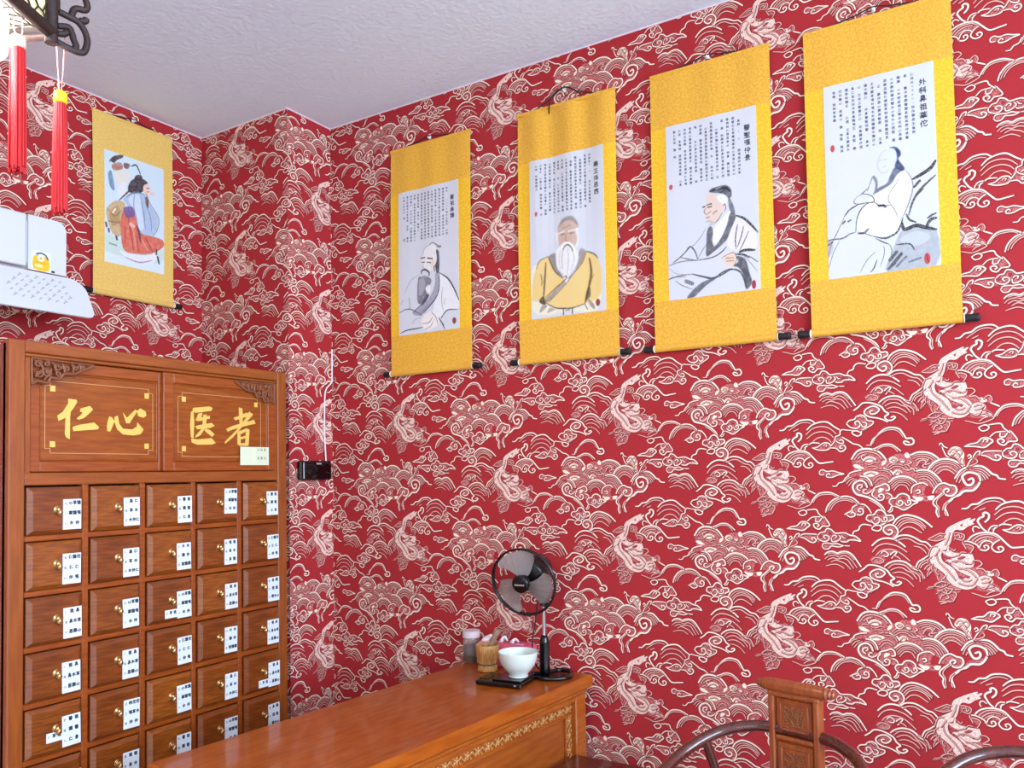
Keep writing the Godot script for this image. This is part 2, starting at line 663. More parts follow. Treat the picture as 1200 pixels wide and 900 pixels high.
	q("k",5.8,[426,299,435,311,449,303,447,290,438,291,439,300])
	q("b",0,[380,299,390,288,393,296,384,305])
	q("b",0,[414,276,423,272,433,281,426,286,416,285])
	q("b",0,[455,297,465,297,455,306])
	q("k",7.3,[273,370,280,355,304,351,318,334,335,332,348,343,354,354,376,354,381,368,364,378,347,387,326,398,303,388,279,377,273,370])
	q("k",5.8,[293,377,306,392,323,384,324,366,310,363,305,373])
	q("k",5.8,[330,369,337,381,354,378,354,363,344,363,345,373])
	q("b",0,[281,368,294,359,295,370,286,373])
	q("b",0,[321,344,335,340,341,352,324,356])
	q("k",5.8,[360,338,370,328,374,317,382,316])
	q("k",4.7,[365,341,375,336,380,325])
	q("k",6.6,[186,352,197,345,215,335,222,318,247,307,268,309,284,325,294,344])
	q("k",6.2,[215,330,225,345,242,354,260,348,261,330,248,326,242,337,251,340])
	q("k",5.8,[193,352,207,363,225,359,228,348,218,343,211,348])
	q("a",6.6,[107,342,116,315,139,289,168,276,196,272,224,281,247,303])
	q("t",4.4,[117,338,127,315,149,293,174,283,199,283,223,292,240,307])
	q("t",4.4,[128,334,138,315,156,298,181,290,202,291,223,300])
	q("k",7.3,[44,308,56,285,78,262,104,255,133,257,164,272])
	q("t",4.4,[55,301,67,281,85,268,111,264,136,265,153,274])
	q("a",8.0,[378,392,394,368,421,353,447,353,476,362,501,377,526,400])
	q("t",4.4,[386,397,404,375,427,364,453,366,479,376,503,400])
	q("t",4.4,[393,404,410,384,430,373,453,373,478,386,502,407])
	q("t",5.1,[397,413,415,391,436,382,456,383,478,394,495,414])
	q("t",5.1,[402,426,419,408,439,402,458,407,487,426])
	q("k",8.0,[374,456,392,437,396,419,386,401,367,394,346,402,339,417,349,431,362,436,374,427,371,416,359,417])
	q("k",6.6,[215,442,222,426,240,419,246,404,262,394,292,399])
	q("k",6.2,[294,410,306,399,326,398,333,409,319,421,298,417,294,410])
	q("a",7.7,[293,485,316,463,344,452,378,455,404,470,422,486])
	q("t",5.5,[293,513,312,489,340,476,370,478,400,488,428,508])
	q("t",5.1,[308,526,325,508,353,499,383,503,409,518,438,545])
	q("a",6.9,[383,453,402,440,432,437,458,446,483,461,503,465,521,484])
	q("t",5.1,[394,460,414,452,438,452,460,465,476,473,496,478,514,500])
	q("t",4.7,[456,483,476,486,492,498,501,511])
	q("k",5.8,[345,532,362,522,376,510,389,509,382,521,368,537])
	q("k",5.5,[327,518,339,507,355,518,350,530,335,527])
	q("t",4.7,[375,525,389,529,402,539])
	q("h",0,[287,539,304,533,338,542,337,557,313,563,289,558])
	q("t",4.0,[288,550,304,536,328,540,337,550,324,560,303,559])
	q("k",8.0,[238,600,257,586,275,570,303,570,330,579,350,591,362,610,376,622,362,633,366,646,385,651,402,640,395,634,386,638])
	q("k",8.0,[340,572,358,557,385,547,415,549,434,560,453,577,473,584,485,599,491,614])
	q("t",4.7,[353,580,374,563,398,561,421,566,440,586,456,594,472,609,474,631])
	q("t",4.7,[363,588,384,577,407,576,427,588,446,597,462,620])
	q("t",4.7,[371,600,393,594,413,597,432,607,448,622])
	q("t",4.4,[382,615,406,618,428,629,449,652])
	q("t",4.4,[447,568,466,576,482,595,486,617])
	q("k",7.3,[371,657,355,647,331,638,304,633,284,621,281,606,295,592,319,586,339,598,336,609,322,619,306,618,303,607,314,605])
	q("k",6.6,[206,658,217,644,238,639,249,627,267,622,283,632,286,647])
	q("k",6.6,[206,658,223,674,247,679,262,665,255,648,241,652,244,664])
	q("k",6.6,[303,670,285,684,266,693,264,706,250,713,233,705,228,693,247,690,261,698])
	q("k",5.8,[265,661,272,674,286,670,286,657,272,654])
	q("k",5.8,[287,636,292,647,314,652,310,665,289,677,268,687])
	q("t",4.4,[249,630,263,627,273,635])
	q("a",6.2,[460,570,471,547,490,534,514,514])
	q("t",4.4,[468,576,478,555,493,543,513,532])
	q("t",4.4,[478,573,486,559,513,543])
	q("t",4.7,[492,578,502,564,516,554])
	q("t",4.7,[503,580,519,563])
	q("t",4.7,[502,609,514,590,531,578])
	q("k",6.6,[657,68,678,58,701,54,720,36,742,36,757,49,745,61,726,74,693,69,657,68])
	q("k",5.1,[3,404,7,394,21,396,15,405])
	q("k",5.5,[28,384,45,368,64,364,86,364])
	q("k",5.8,[64,370,63,384,78,385,86,374,97,361])
	q("k",6.6,[101,364,121,396,114,405,92,405,77,419,59,412,54,398,67,393,77,402,70,408])
	q("k",6.2,[25,335,51,331,69,333,77,350,97,369])
	q("k",5.8,[-11,345,0,358,17,356,26,345,17,335,2,337,-11,345])
	q("k",6.2,[-10,455,6,443,32,441,65,442])
	q("k",6.2,[-10,455,16,463,35,476,53,479,63,467,54,458,43,459,47,468])
	q("k",6.6,[69,448,84,433,99,431,110,416,128,420,142,434,156,435,171,433,188,434,206,443,227,447,247,467,223,463,202,464,191,472,169,471,166,461])
	q("k",5.8,[69,448,72,463,94,473,112,468,118,453,105,445,94,452,102,460])
	q("k",5.8,[127,456,130,472,148,471,166,457,160,445])
	q("k",5.1,[131,451,139,444,149,448,145,456])
	q("k",4.7,[170,446,181,456,195,452])
	q("b",0,[113,434,122,429,131,439,120,446])
	q("b",0,[76,450,89,444,90,455,81,460])
	q("b",0,[181,451,206,449,220,455,195,459])
	q("k",5.8,[87,495,93,482,112,480,133,483,151,481,169,488,201,490])
	q("k",5.5,[87,495,96,506,114,505,126,492,144,495,162,495,176,490])
	q("a",7.3,[97,531,110,520,132,516,150,523,168,516,193,516,214,531,230,554,245,578])
	q("t",4.7,[98,550,113,537,139,533,157,540,175,532,192,537,209,553,229,584])
	q("t",4.7,[109,554,131,544,149,549,171,545,192,552,205,572,215,587])
	q("t",4.7,[123,563,142,554,163,560,184,570,203,592])
	q("t",4.4,[101,581,123,574,145,572,162,579,176,589])
	q("t",4.0,[110,528,132,523,150,530,175,522,196,526,220,550])
	q("a",8.0,[617,198,637,168,662,153,689,148,717,151,737,167,751,182,766,188,774,200,795,204])
	q("t",4.4,[621,214,636,182,662,162])
	q("t",4.0,[632,216,644,193])
	q("t",4.0,[689,158,713,163,731,177,742,191])
	q("t",4.0,[695,167,713,173,727,187,736,201])
	q("t",4.0,[701,176,715,185,727,204])
	q("t",4.0,[703,185,712,194,717,208])
	q("k",10.9,[586,351,581,337,576,320,583,302,599,288,612,274,630,267,649,251,680,248,699,229,708,208])
	q("k",10.2,[708,208,703,187,682,176,661,176,645,190,648,207,659,225,675,225,684,211,679,199,666,205])
	q("t",4.4,[568,330,573,309,586,295])
	q("t",4.4,[575,337,579,351])
	q("k",8.0,[534,259,541,242,557,224,576,217,598,226,616,230,622,249,609,267,590,270,575,260,575,247,588,240,594,247,587,255])
	q("k",7.3,[568,260,549,277,536,291,535,306,547,320,544,338,551,359])
	q("t",4.4,[575,263,552,284,546,302,555,320,553,338,557,357])
	q("k",6.6,[453,259,457,234,477,220,500,216,516,227])
	q("k",5.8,[470,249,483,245,486,256,476,260])
	q("w",0,[456,272,475,275,498,277,491,290,475,292])
	q("w",0,[517,272,540,270,530,288,511,283])
	q("b",0,[504,277,517,281,507,286])
	q("k",5.5,[566,59,568,52,575,54,581,65,594,72])
	q("k",5.1,[575,68,581,86,589,104,599,111])
	q("w",0,[596,90,612,69,637,70,652,88,654,109,648,126,656,148,641,137,635,123,617,112,599,101])
	q("t",3.6,[602,90,609,78,621,77,624,87,615,90])
	q("t",3.6,[627,84,637,77,646,88,639,102,632,96])
	q("t",3.6,[608,101,620,108,632,123,638,140])
	q("t",3.6,[642,116,635,126,647,141])
	q("t",4.4,[611,101,624,91,636,109])
	q("k",5.5,[662,151,672,131,685,112,697,93,711,89,707,104])
	q("k",5.1,[666,109,673,101,679,110,669,118])
	q("t",4.4,[671,148,690,141,701,131,696,121])
	q("h",0,[509,452,529,440,555,426,573,429,570,447,541,459])
	q("h",0,[603,424,621,422,643,431,636,452,608,446])
	q("h",0,[636,457,638,470,650,485,662,493,672,480,654,468])
	q("h",0,[669,564,699,566,717,581,735,579,754,569,760,584,753,597,735,593,722,616,740,621,763,643,756,656,720,658,678,652,642,636,673,613])
	q("h",0,[522,648,555,625,570,629,623,653,606,677,593,705,564,711,543,703,537,667])
	q("h",0,[562,500,585,480,622,504,665,504,676,536,672,564,693,587,686,607,661,616,618,607,591,566,570,536])
	q("h",0,[506,553,520,525,547,574,571,615,598,645,560,643,536,606,521,576])
	q("d",0,[584,405,613,386,636,374,667,361,660,373,684,364,671,381,678,384,656,395,637,410,616,408,604,417,597,438,592,459,582,480,575,490,562,500,554,517,561,543,582,558,601,574,612,596,618,603,637,608,655,605,662,599,644,591,619,578,601,563,592,545,608,546,632,562,663,574,681,586,692,608,688,628,666,645,641,652,617,646,592,634,574,611,567,593,547,574,525,558,515,536,519,504,528,483,551,467,569,454,574,429])
	q("d",0,[585,480,594,502,622,508,659,510,665,504,673,529,669,557,648,563,620,561,592,545,570,543,590,530,615,525,584,519,562,503,578,497])
	q("d",0,[-28,249,-3,243,17,258,11,272,-5,278,19,283,37,294,31,301,1,296,-23,287,-41,276])
	q("d",0,[-9,222,15,227,21,238,3,240])
	q("b",0,[562,498,572,495,580,497,570,501])
	q("b",0,[559,514,577,524,596,531,580,533,565,523])
	q("b",0,[615,528,634,517,646,522,627,533])
	q("b",0,[602,545,620,541,611,548])
	q("b",0,[567,539,580,542,583,546,573,545])
	q("b",0,[615,598,628,600,640,606,627,614,618,609])
	q("b",0,[643,599,658,604,649,609])
	q("b",0,[629,391,638,385,635,397])
	q("b",0,[585,482,591,493,586,498])
	q("b",0,[638,567,651,566,644,570])
	q("b",0,[2,271,11,261,8,275])
	q("b",0,[669,645,682,635,678,649])
	q("b",0,[13,293,25,287,28,295])
	q("t",3.3,[541,480,524,482,513,503,507,525])
	q("t",3.3,[515,572,505,589,501,607])
	q("t",3.3,[546,592,539,609,545,624])
	q("t",3.3,[562,607,552,624,557,643])
	q("t",3.3,[577,633,570,647])
	q("t",3.3,[606,428,611,439,605,453])
	q("t",3.3,[594,488,603,496,610,489])
	q("t",3.6,[645,548,664,546,670,536])
	q("t",3.6,[620,568,638,569,662,581,677,600])
	q("t",3.3,[630,615,646,619,661,613])
	q("t",2.9,[590,423,583,448,573,472])
	q("t",2.9,[539,512,545,542,569,568,590,594,605,617])
	q("t",2.9,[550,492,533,519])
	q("t",2.9,[617,628,642,636,667,631,683,607])
	q("t",3.3,[520,525,508,535,503,553])
	q("t",3.3,[525,555,518,569,521,583])
	q("t",3.3,[537,573,534,588,543,599])
	q("t",3.3,[621,511,631,501,647,502])
	q("t",3.3,[595,541,611,535,633,540,648,548])
	q("t",3.3,[593,523,609,517,621,513])
	q("t",3.6,[698,608,710,602,722,604])
	q("t",3.6,[701,622,716,619,731,610])
	q("t",3.3,[-17,288,1,289,19,283])
	q("t",4.4,[636,457,638,470,654,468,672,476,672,487,662,504])
	q("t",4.0,[647,487,640,472])
	q("t",4.4,[673,534,691,534,702,545,694,555,680,565])
	q("t",4.0,[12,227,22,217,34,216,41,232,33,245])
	q("t",4.4,[681,568,703,566,717,581])
	q("k",6.6,[36,246,50,253,65,261])
	q("t",4.0,[509,452,529,440,555,426,573,429])
	q("t",3.6,[509,453,541,458,570,448])
	q("t",3.6,[542,444,555,435,564,439])
	q("t",4.0,[603,424,621,423,643,431,635,452,608,446])
	q("t",3.6,[612,436,624,430,627,444,637,434])
	q("t",4.4,[498,659,523,653,540,635,568,628,584,632])
	q("t",4.0,[532,678,551,666,567,672,583,653,605,656])
	q("t",4.4,[-58,314,-37,320,-10,328,20,320,44,308,35,298,15,289])
	q("t",4.0,[-7,318,8,307,23,302])
	q("t",4.0,[690,640,705,646,720,632])
	q("t",4.4,[503,652,522,648,535,634,555,625,570,629])
	q("t",4.4,[537,667,554,660,567,650,592,655,623,653])
	q("t",4.4,[546,699,553,682,569,679,578,690,565,697])
	q("t",4.4,[542,4,565,4,596,1])
	q("t",4.4,[548,14,568,7])
	q("t",4.4,[578,672,597,666,606,677,593,705])
	q("t",4.4,[561,614,568,602])
	q("t",4.0,[554,646,572,665,559,682])
	q("t",4.0,[525,645,551,649,570,640])
	q("t",4.0,[595,652,582,672,566,675])

# ------------------------------------------------------------------ the pictures on the scrolls
func characters() -> Dictionary:
	return {
		"外": [[30,10,15,45],[20,30,45,30,30,70,10,92],[22,48,40,62],[68,8,68,95],[68,42,90,58]],
		"科": [[40,8,12,20],[5,35,48,35],[28,15,28,95],[28,38,6,70],[28,42,48,62],[60,18,72,28],[58,42,70,52],[50,72,98,62],[84,6,84,96]],
		"鼻": [[48,2,40,10],[28,10,72,10,72,40,28,40,28,10],[28,20,72,20],[28,30,72,30],[25,46,75,46,75,66,25,66,25,46],[50,46,50,66],[25,56,75,56],[8,74,94,74],[36,70,36,82,22,97],[66,70,66,97]],
		"祖": [[22,4,30,14],[8,26,42,26,10,60],[26,44,26,96],[28,50,42,62],[54,12,54,88],[54,12,86,12,86,88],[54,36,86,36],[54,60,86,60],[42,90,98,90]],
		"華": [[5,14,95,14],[34,3,34,24],[66,3,66,24],[12,34,88,34],[5,56,95,56],[30,28,30,66],[70,28,70,66],[14,70,86,70],[50,26,50,97],[4,82,96,82]],
		"佗": [[28,4,8,50],[20,34,20,96],[62,3,64,14],[40,32,40,18,94,18,90,32],[84,40,54,60],[52,36,52,84,60,92,90,92,92,74]],
		"醫": [[12,8,46,8],[12,8,12,44,48,44],[18,22,44,22],[30,10,30,24,16,38],[30,28,42,38],[58,6,56,26],[58,8,80,8,80,22,92,24],[54,30,84,30,60,50],[60,34,90,50],[8,56,92,56],[20,64,80,64,80,94,20,94,20,64],[40,56,40,76],[60,56,60,76],[20,80,80,80]],
		"聖": [[6,10,50,10],[14,10,14,44],[42,10,42,46],[14,21,42,21],[14,32,42,32],[4,44,52,40],[58,12,90,12,90,38,58,38,58,12],[20,56,80,56],[14,74,86,74],[50,56,50,94],[4,94,96,94]],
		"張": [[8,10,40,10,40,30,12,30,10,50,40,50,38,84,26,90],[56,6,56,60],[56,8,90,8],[56,24,86,24],[56,40,86,40],[46,56,98,56],[60,56,60,94,74,84],[90,62,74,74],[68,60,96,94]],
		"仲": [[30,4,8,50],[22,34,22,96],[44,26,92,26,92,62,44,62,44,26],[68,4,68,97]],
		"景": [[28,4,72,4,72,30,28,30,28,4],[28,17,72,17],[50,30,50,38],[6,40,94,40],[28,50,72,50,72,68,28,68,28,50],[50,68,50,96,40,90],[30,76,14,92],[70,76,88,92]],
		"藥": [[5,10,95,10],[34,2,34,18],[66,2,66,18],[50,20,44,28],[38,28,62,28,62,54,38,54,38,28],[38,41,62,41],[24,24,12,36,28,38,10,52,30,52],[76,24,90,36,74,38,92,52,70,52],[5,64,95,64],[50,54,50,97],[48,66,10,94],[52,66,92,94]],
		"王": [[12,14,88,14],[16,50,84,50],[5,90,95,90],[50,14,50,90]],
		"孫": [[8,14,40,14,26,36],[26,36,28,86,16,92],[4,56,44,46],[88,6,54,18],[74,16,56,34,84,36,54,56,92,54],[72,56,72,94,62,88],[58,66,48,84],[84,66,96,84]],
		"思": [[20,6,80,6,80,50,20,50,20,6],[50,6,50,50],[20,28,80,28],[14,66,6,90],[30,62,30,86,40,94,72,94,74,78],[48,58,56,72],[80,60,94,80]],
		"邈": [[14,8,22,18],[6,34,24,34,14,54,26,70,6,86],[20,84,50,94,98,94],[52,4,36,20],[40,14,34,34],[36,24,56,26],[30,40,56,36],[40,40,30,66],[66,10,90,10,90,36,66,36,66,10],[66,22,90,22],[70,36,62,78],[82,36,82,74,98,72]],
		"扁": [[50,2,56,10],[22,16,80,16,80,34,22,34],[22,16,22,60,8,94],[30,46,86,46,86,92,78,96],[30,46,30,96],[30,68,86,68],[48,46,48,92],[66,46,66,92]],
		"鵲": [[6,16,48,16],[18,6,18,30],[36,6,36,30],[2,32,52,32],[14,46,42,46,42,92,14,92,14,46],[14,69,42,69],[70,2,64,12],[60,12,60,62],[60,12,88,12,88,36],[60,24,88,24],[60,36,88,36],[60,48,96,48],[60,62,92,62,90,92,80,96],[56,74,52,90],[66,74,68,88],[76,72,80,86]],
		"仁": [[30,8,10,52],[22,36,22,94],[46,28,86,26],[40,80,96,78]],
		"心": [[16,46,8,72],[32,40,32,78,44,90,72,88,78,66],[52,26,60,42],[80,40,92,62]],
		"草": [[6,14,94,14],[32,4,32,24],[68,4,68,24],[26,32,74,32,74,60,26,60,26,32],[26,46,74,46],[6,74,94,74],[50,60,50,98]],
		"木": [[8,32,92,32],[50,4,50,96],[48,34,10,80],[52,34,92,80]],
	}

func lettering(ink: Ink, title: String, seed_: int, glyphs: Dictionary):
	var r := RandomNumberGenerator.new()
	r.seed = seed_
	var c := Color("4b4a58")
	var keys := glyphs.keys()
	for col in 13:
		var u := 0.812 - 0.0592 * col
		var row := 0
		var last := 16 if col < 12 else 8
		while row < last:
			row += 1
			if r.randf() < 0.12:
				continue
			var at := Vector2(u * ink.w - 6.0, (0.034 + 0.0206 * (row - 1)) * ink.h)
			if col == 0 and row > 3 and row < 9:
				# a few characters of this column are smaller and fainter
				ink.glyph(glyphs[keys[r.randi() % keys.size()]], at + Vector2(2.5, 1), 8.0, 1.0, c, 0.5)
			else:
				ink.glyph(glyphs[keys[r.randi() % keys.size()]], at, 12.0, 1.9, c, 0.85)
	var n := title.length()
	var pitch := 0.0415
	for i in n:
		ink.glyph(glyphs[title[i]], Vector2(0.868 * ink.w, (0.115 - (0.04 if n == 6 else 0.02) + pitch * i) * ink.h), 27.0, 3.6, Color("2c2b36"))

func paper_grain(ink: Ink, c: Color):
	var n := noise(17, 0.012, 4)
	for y in ink.h:
		for x in ink.w:
			var k := n.get_noise_2d(x, y)
			ink.dab(x, y, c.r * 255.0, c.g * 255.0, c.b * 255.0, clampf(0.5 + k, 0.0, 1.0) * 0.5)

func picture(which: int, glyphs: Dictionary) -> StandardMaterial3D:
	var ink := Ink.new(416, 820, Color("d2d2d8")) if which < 5 else Ink.new(416, 715, Color("d3dde9"))
	ink.grainy = noise(40 + which, 0.035, 4)
	if which < 5:
		paper_grain(ink, Color("d9d4d3"))
	if which == 1:
		portrait_one(ink)
		lettering(ink, "醫祖扁鵲", 11, glyphs)
	elif which == 2:
		portrait_two(ink)
		lettering(ink, "藥王孫思邈", 12, glyphs)
	elif which == 3:
		portrait_three(ink)
		lettering(ink, "醫聖張仲景", 13, glyphs)
	elif which == 4:
		portrait_four(ink)
		lettering(ink, "外科鼻祖華佗", 14, glyphs)
	else:
		portrait_five(ink)
	var m := mat(Color.WHITE, 0.75)
	m.albedo_texture = ink.texture()
	return m

func portrait_one(ink: Ink):
	ink.wash("ece4de",1,[166,395,185,349,228,332,262,348,269,397,260,458,225,481,191,462,170,438])
	ink.wash("ead0b4",0.8,[226,429,252,422,256,457,234,469])
	ink.wash("f2eeec",0.8,[289,500,343,539,383,599,414,664,405,717,340,712,297,745,239,717,275,591])
	ink.wash("3a383c",0.95,[266,369,285,386,285,489,268,497,260,458,271,418])
	ink.wash("77727a",0.95,[139,510,165,507,216,517,233,537,207,582,197,622,154,658,132,628])
	ink.wash("b4b0b8",0.8,[147,518,184,520,183,579,147,609])
	ink.wash("4a4650",0.9,[162,653,199,609,215,618,171,668])
	ink.wash("f2eeec",1,[190,573,216,555,225,585,206,604])
	ink.wash("9a94a4",0.9,[259,499,281,510,276,591,240,655,161,722,96,700,162,666,214,631,254,568])
	ink.wash("f0e4da",1,[161,757,178,724,230,709,272,742,280,784,229,806,177,804])
	ink.brush("55504e",4.7,[219,333,245,324,279,347,297,352,290,357,268,350])
	ink.brush("3a3836",5.7,[162,400,185,399])
	ink.brush("3a3836",5.7,[208,405,240,414])
	ink.brush("44403e",4.7,[166,422,185,425])
	ink.brush("44403e",4.7,[205,428,228,434])
	ink.brush("a89888",3.1,[179,432,173,452,190,460])
	ink.brush("222222",7.3,[161,489,167,469,193,469,217,490,213,507])
	ink.brush("444444",3.1,[156,509,182,503,216,517])
	ink.brush("8a807a",2.6,[166,399,186,349,228,332])
	ink.brush("333338",4.7,[255,488,251,464,262,451])
	ink.brush("222228",5.7,[285,500,281,592,248,650,174,706])
	ink.brush("333338",4.2,[99,697,171,654,208,627])
	ink.brush("222222",6.8,[289,500,343,539,383,599,418,673])
	ink.brush("88827e",2.6,[143,490,95,511,68,542,40,588])
	ink.brush("77726e",3.1,[75,613,80,672])
	ink.brush("55504e",4.7,[3,689,57,674,109,688,161,722])
	ink.brush("99938f",2.6,[40,623,22,628,17,645])
	ink.brush("88827e",3.1,[308,582,299,649,310,712])
	ink.brush("99938f",2.6,[324,646,315,679])
	ink.brush("3a3836",5.2,[405,718,340,712,306,739,295,753])
	ink.brush("222222",5.7,[280,750,305,787,317,813])
	ink.brush("77706c",3.6,[165,768,212,766,238,738])
	ink.brush("77706c",3.1,[177,804,220,791,238,766])
	ink.brush("77706c",3.6,[230,713,259,741,273,785])
	ink.brush("3a3836",5.2,[10,807,55,794,125,791,169,789])
	ink.brush("99938f",3.1,[95,763,117,738,161,736])
	ink.brush("77706c",3.1,[148,720,205,665])
	ink.stamp("a89490",1,[51,276,50,282,46,286,41,286,37,282,35,276,37,271,41,267,46,267,50,271])
	ink.stamp("9a4a48",1,[396,775,393,785,386,792,378,792,371,785,369,775,371,765,378,759,386,759,393,765])
	ink.brush("5a1a18",2.6,[380,758,384,792])

func portrait_two(ink: Ink):
	ink.wash("f6e6c0",0.8,[4,725,40,802,216,803,363,815,393,724,364,758,308,773,230,786,159,777])
	ink.wash("f0c878",1,[102,508,46,532,14,620,4,711,34,728,71,740,93,749,159,777,230,786,308,773,364,758,393,724,395,623,369,550,314,515,278,555,219,649,148,587,113,529])
	ink.wash("f8ecc8",0.7,[7,566,38,544,14,620,4,711,-5,710])
	ink.wash("ceac98",1,[158,405,162,367,183,338,226,326,262,352,275,380,270,444,252,480,245,466,209,456,180,474,162,452])
	ink.wash("9a9690",1,[159,373,172,349,190,330,234,324,262,346,274,380,265,372,240,345,205,343,175,363])
	ink.wash("e9e4e0",1,[160,393,145,403,152,437,164,472,161,425])
	ink.wash("e9e4e0",1,[257,397,275,393,277,458,259,487,267,443])
	ink.wash("8d8078",0.95,[102,511,143,498,149,561,198,620,184,631,141,592,116,543])
	ink.wash("96897f",0.9,[280,500,314,519,292,570,241,620,197,665,108,738,79,728,146,678,205,637,256,596])
	ink.wash("b9ada5",0.9,[146,691,198,646,205,660,131,721])
	ink.wash("eee9e4",1,[147,489,165,472,195,454,224,457,251,486,272,521,267,566,227,611,205,660,177,610,149,567])
	ink.line("7a7068",2.7,[172,355,197,341,240,345,265,369])
	ink.brush("f6f2ee",4.9,[165,401,198,396])
	ink.brush("f6f2ee",4.9,[221,400,269,397])
	ink.brush("6a5248",3.8,[178,410,197,410])
	ink.brush("6a5248",3.8,[228,412,250,412])
	ink.brush("a07c6a",3.8,[207,407,204,442,220,447])
	ink.brush("a07c6a",2.7,[189,378,233,373])
	ink.brush("a5978f",3.2,[194,477,180,526,185,586])
	ink.brush("b5aaa2",3.2,[216,487,218,545,209,622])
	ink.brush("b5aaa2",3.2,[241,487,249,550,227,598])
	ink.brush("c0b6ae",2.7,[172,486,164,537,174,590])
	ink.brush("5a4a42",5.4,[187,490,200,471,216,467,232,480,243,504])
	ink.brush("f8f4f0",7.6,[165,485,187,459,220,458,248,485,252,505])
	ink.brush("4a3c38",3.8,[83,715,131,682,201,637,200,623,184,631])
	ink.brush("4a4038",4.3,[104,509,116,543,141,592,184,631])
	ink.brush("66584e",2.7,[314,519,292,570,241,620,197,665,101,740])
	ink.brush("66564a",3.8,[102,508,53,526,34,563])
	ink.brush("3a302c",4.3,[314,515,356,535,377,559])
	ink.brush("5a4430",7.6,[89,538,81,629,72,720])
	ink.brush("7a6040",4.3,[59,593,66,627,62,653])
	ink.brush("5a3c20",9.2,[331,553,340,628,320,714,307,757])
	ink.brush("a08050",3.2,[353,636,339,666])
	ink.wash("44382e",0.9,[47,731,72,707,86,748,71,751])
	ink.wash("54463a",0.85,[301,775,313,713,332,697,333,741,319,752])
	ink.brush("3a302c",4.9,[86,745,137,774,180,783,237,787,301,775])
	ink.brush("3a302c",4.3,[184,786,184,815])
	ink.brush("3a302c",4.3,[234,789,233,815])
	ink.brush("a39488",7.6,[198,795,216,795])
	ink.wash("8a8078",0.8,[48,789,63,755,93,759,70,779])
	ink.wash("9a9088",0.7,[92,795,107,770,138,782,114,791])
	ink.wash("8a8078",0.8,[319,752,350,781,355,809,329,785])
	ink.brush("77706a",4.3,[301,775,316,803])
	ink.stamp("c06058",1,[46,280,44,287,40,291,35,291,31,287,30,280,31,273,35,268,40,268,44,273])
	ink.stamp("a4443a",1,[385,777,382,787,376,794,369,794,363,787,361,777,363,766,369,760,376,760,382,766])
	ink.brush("6a1a18",2.7,[370,762,376,791])

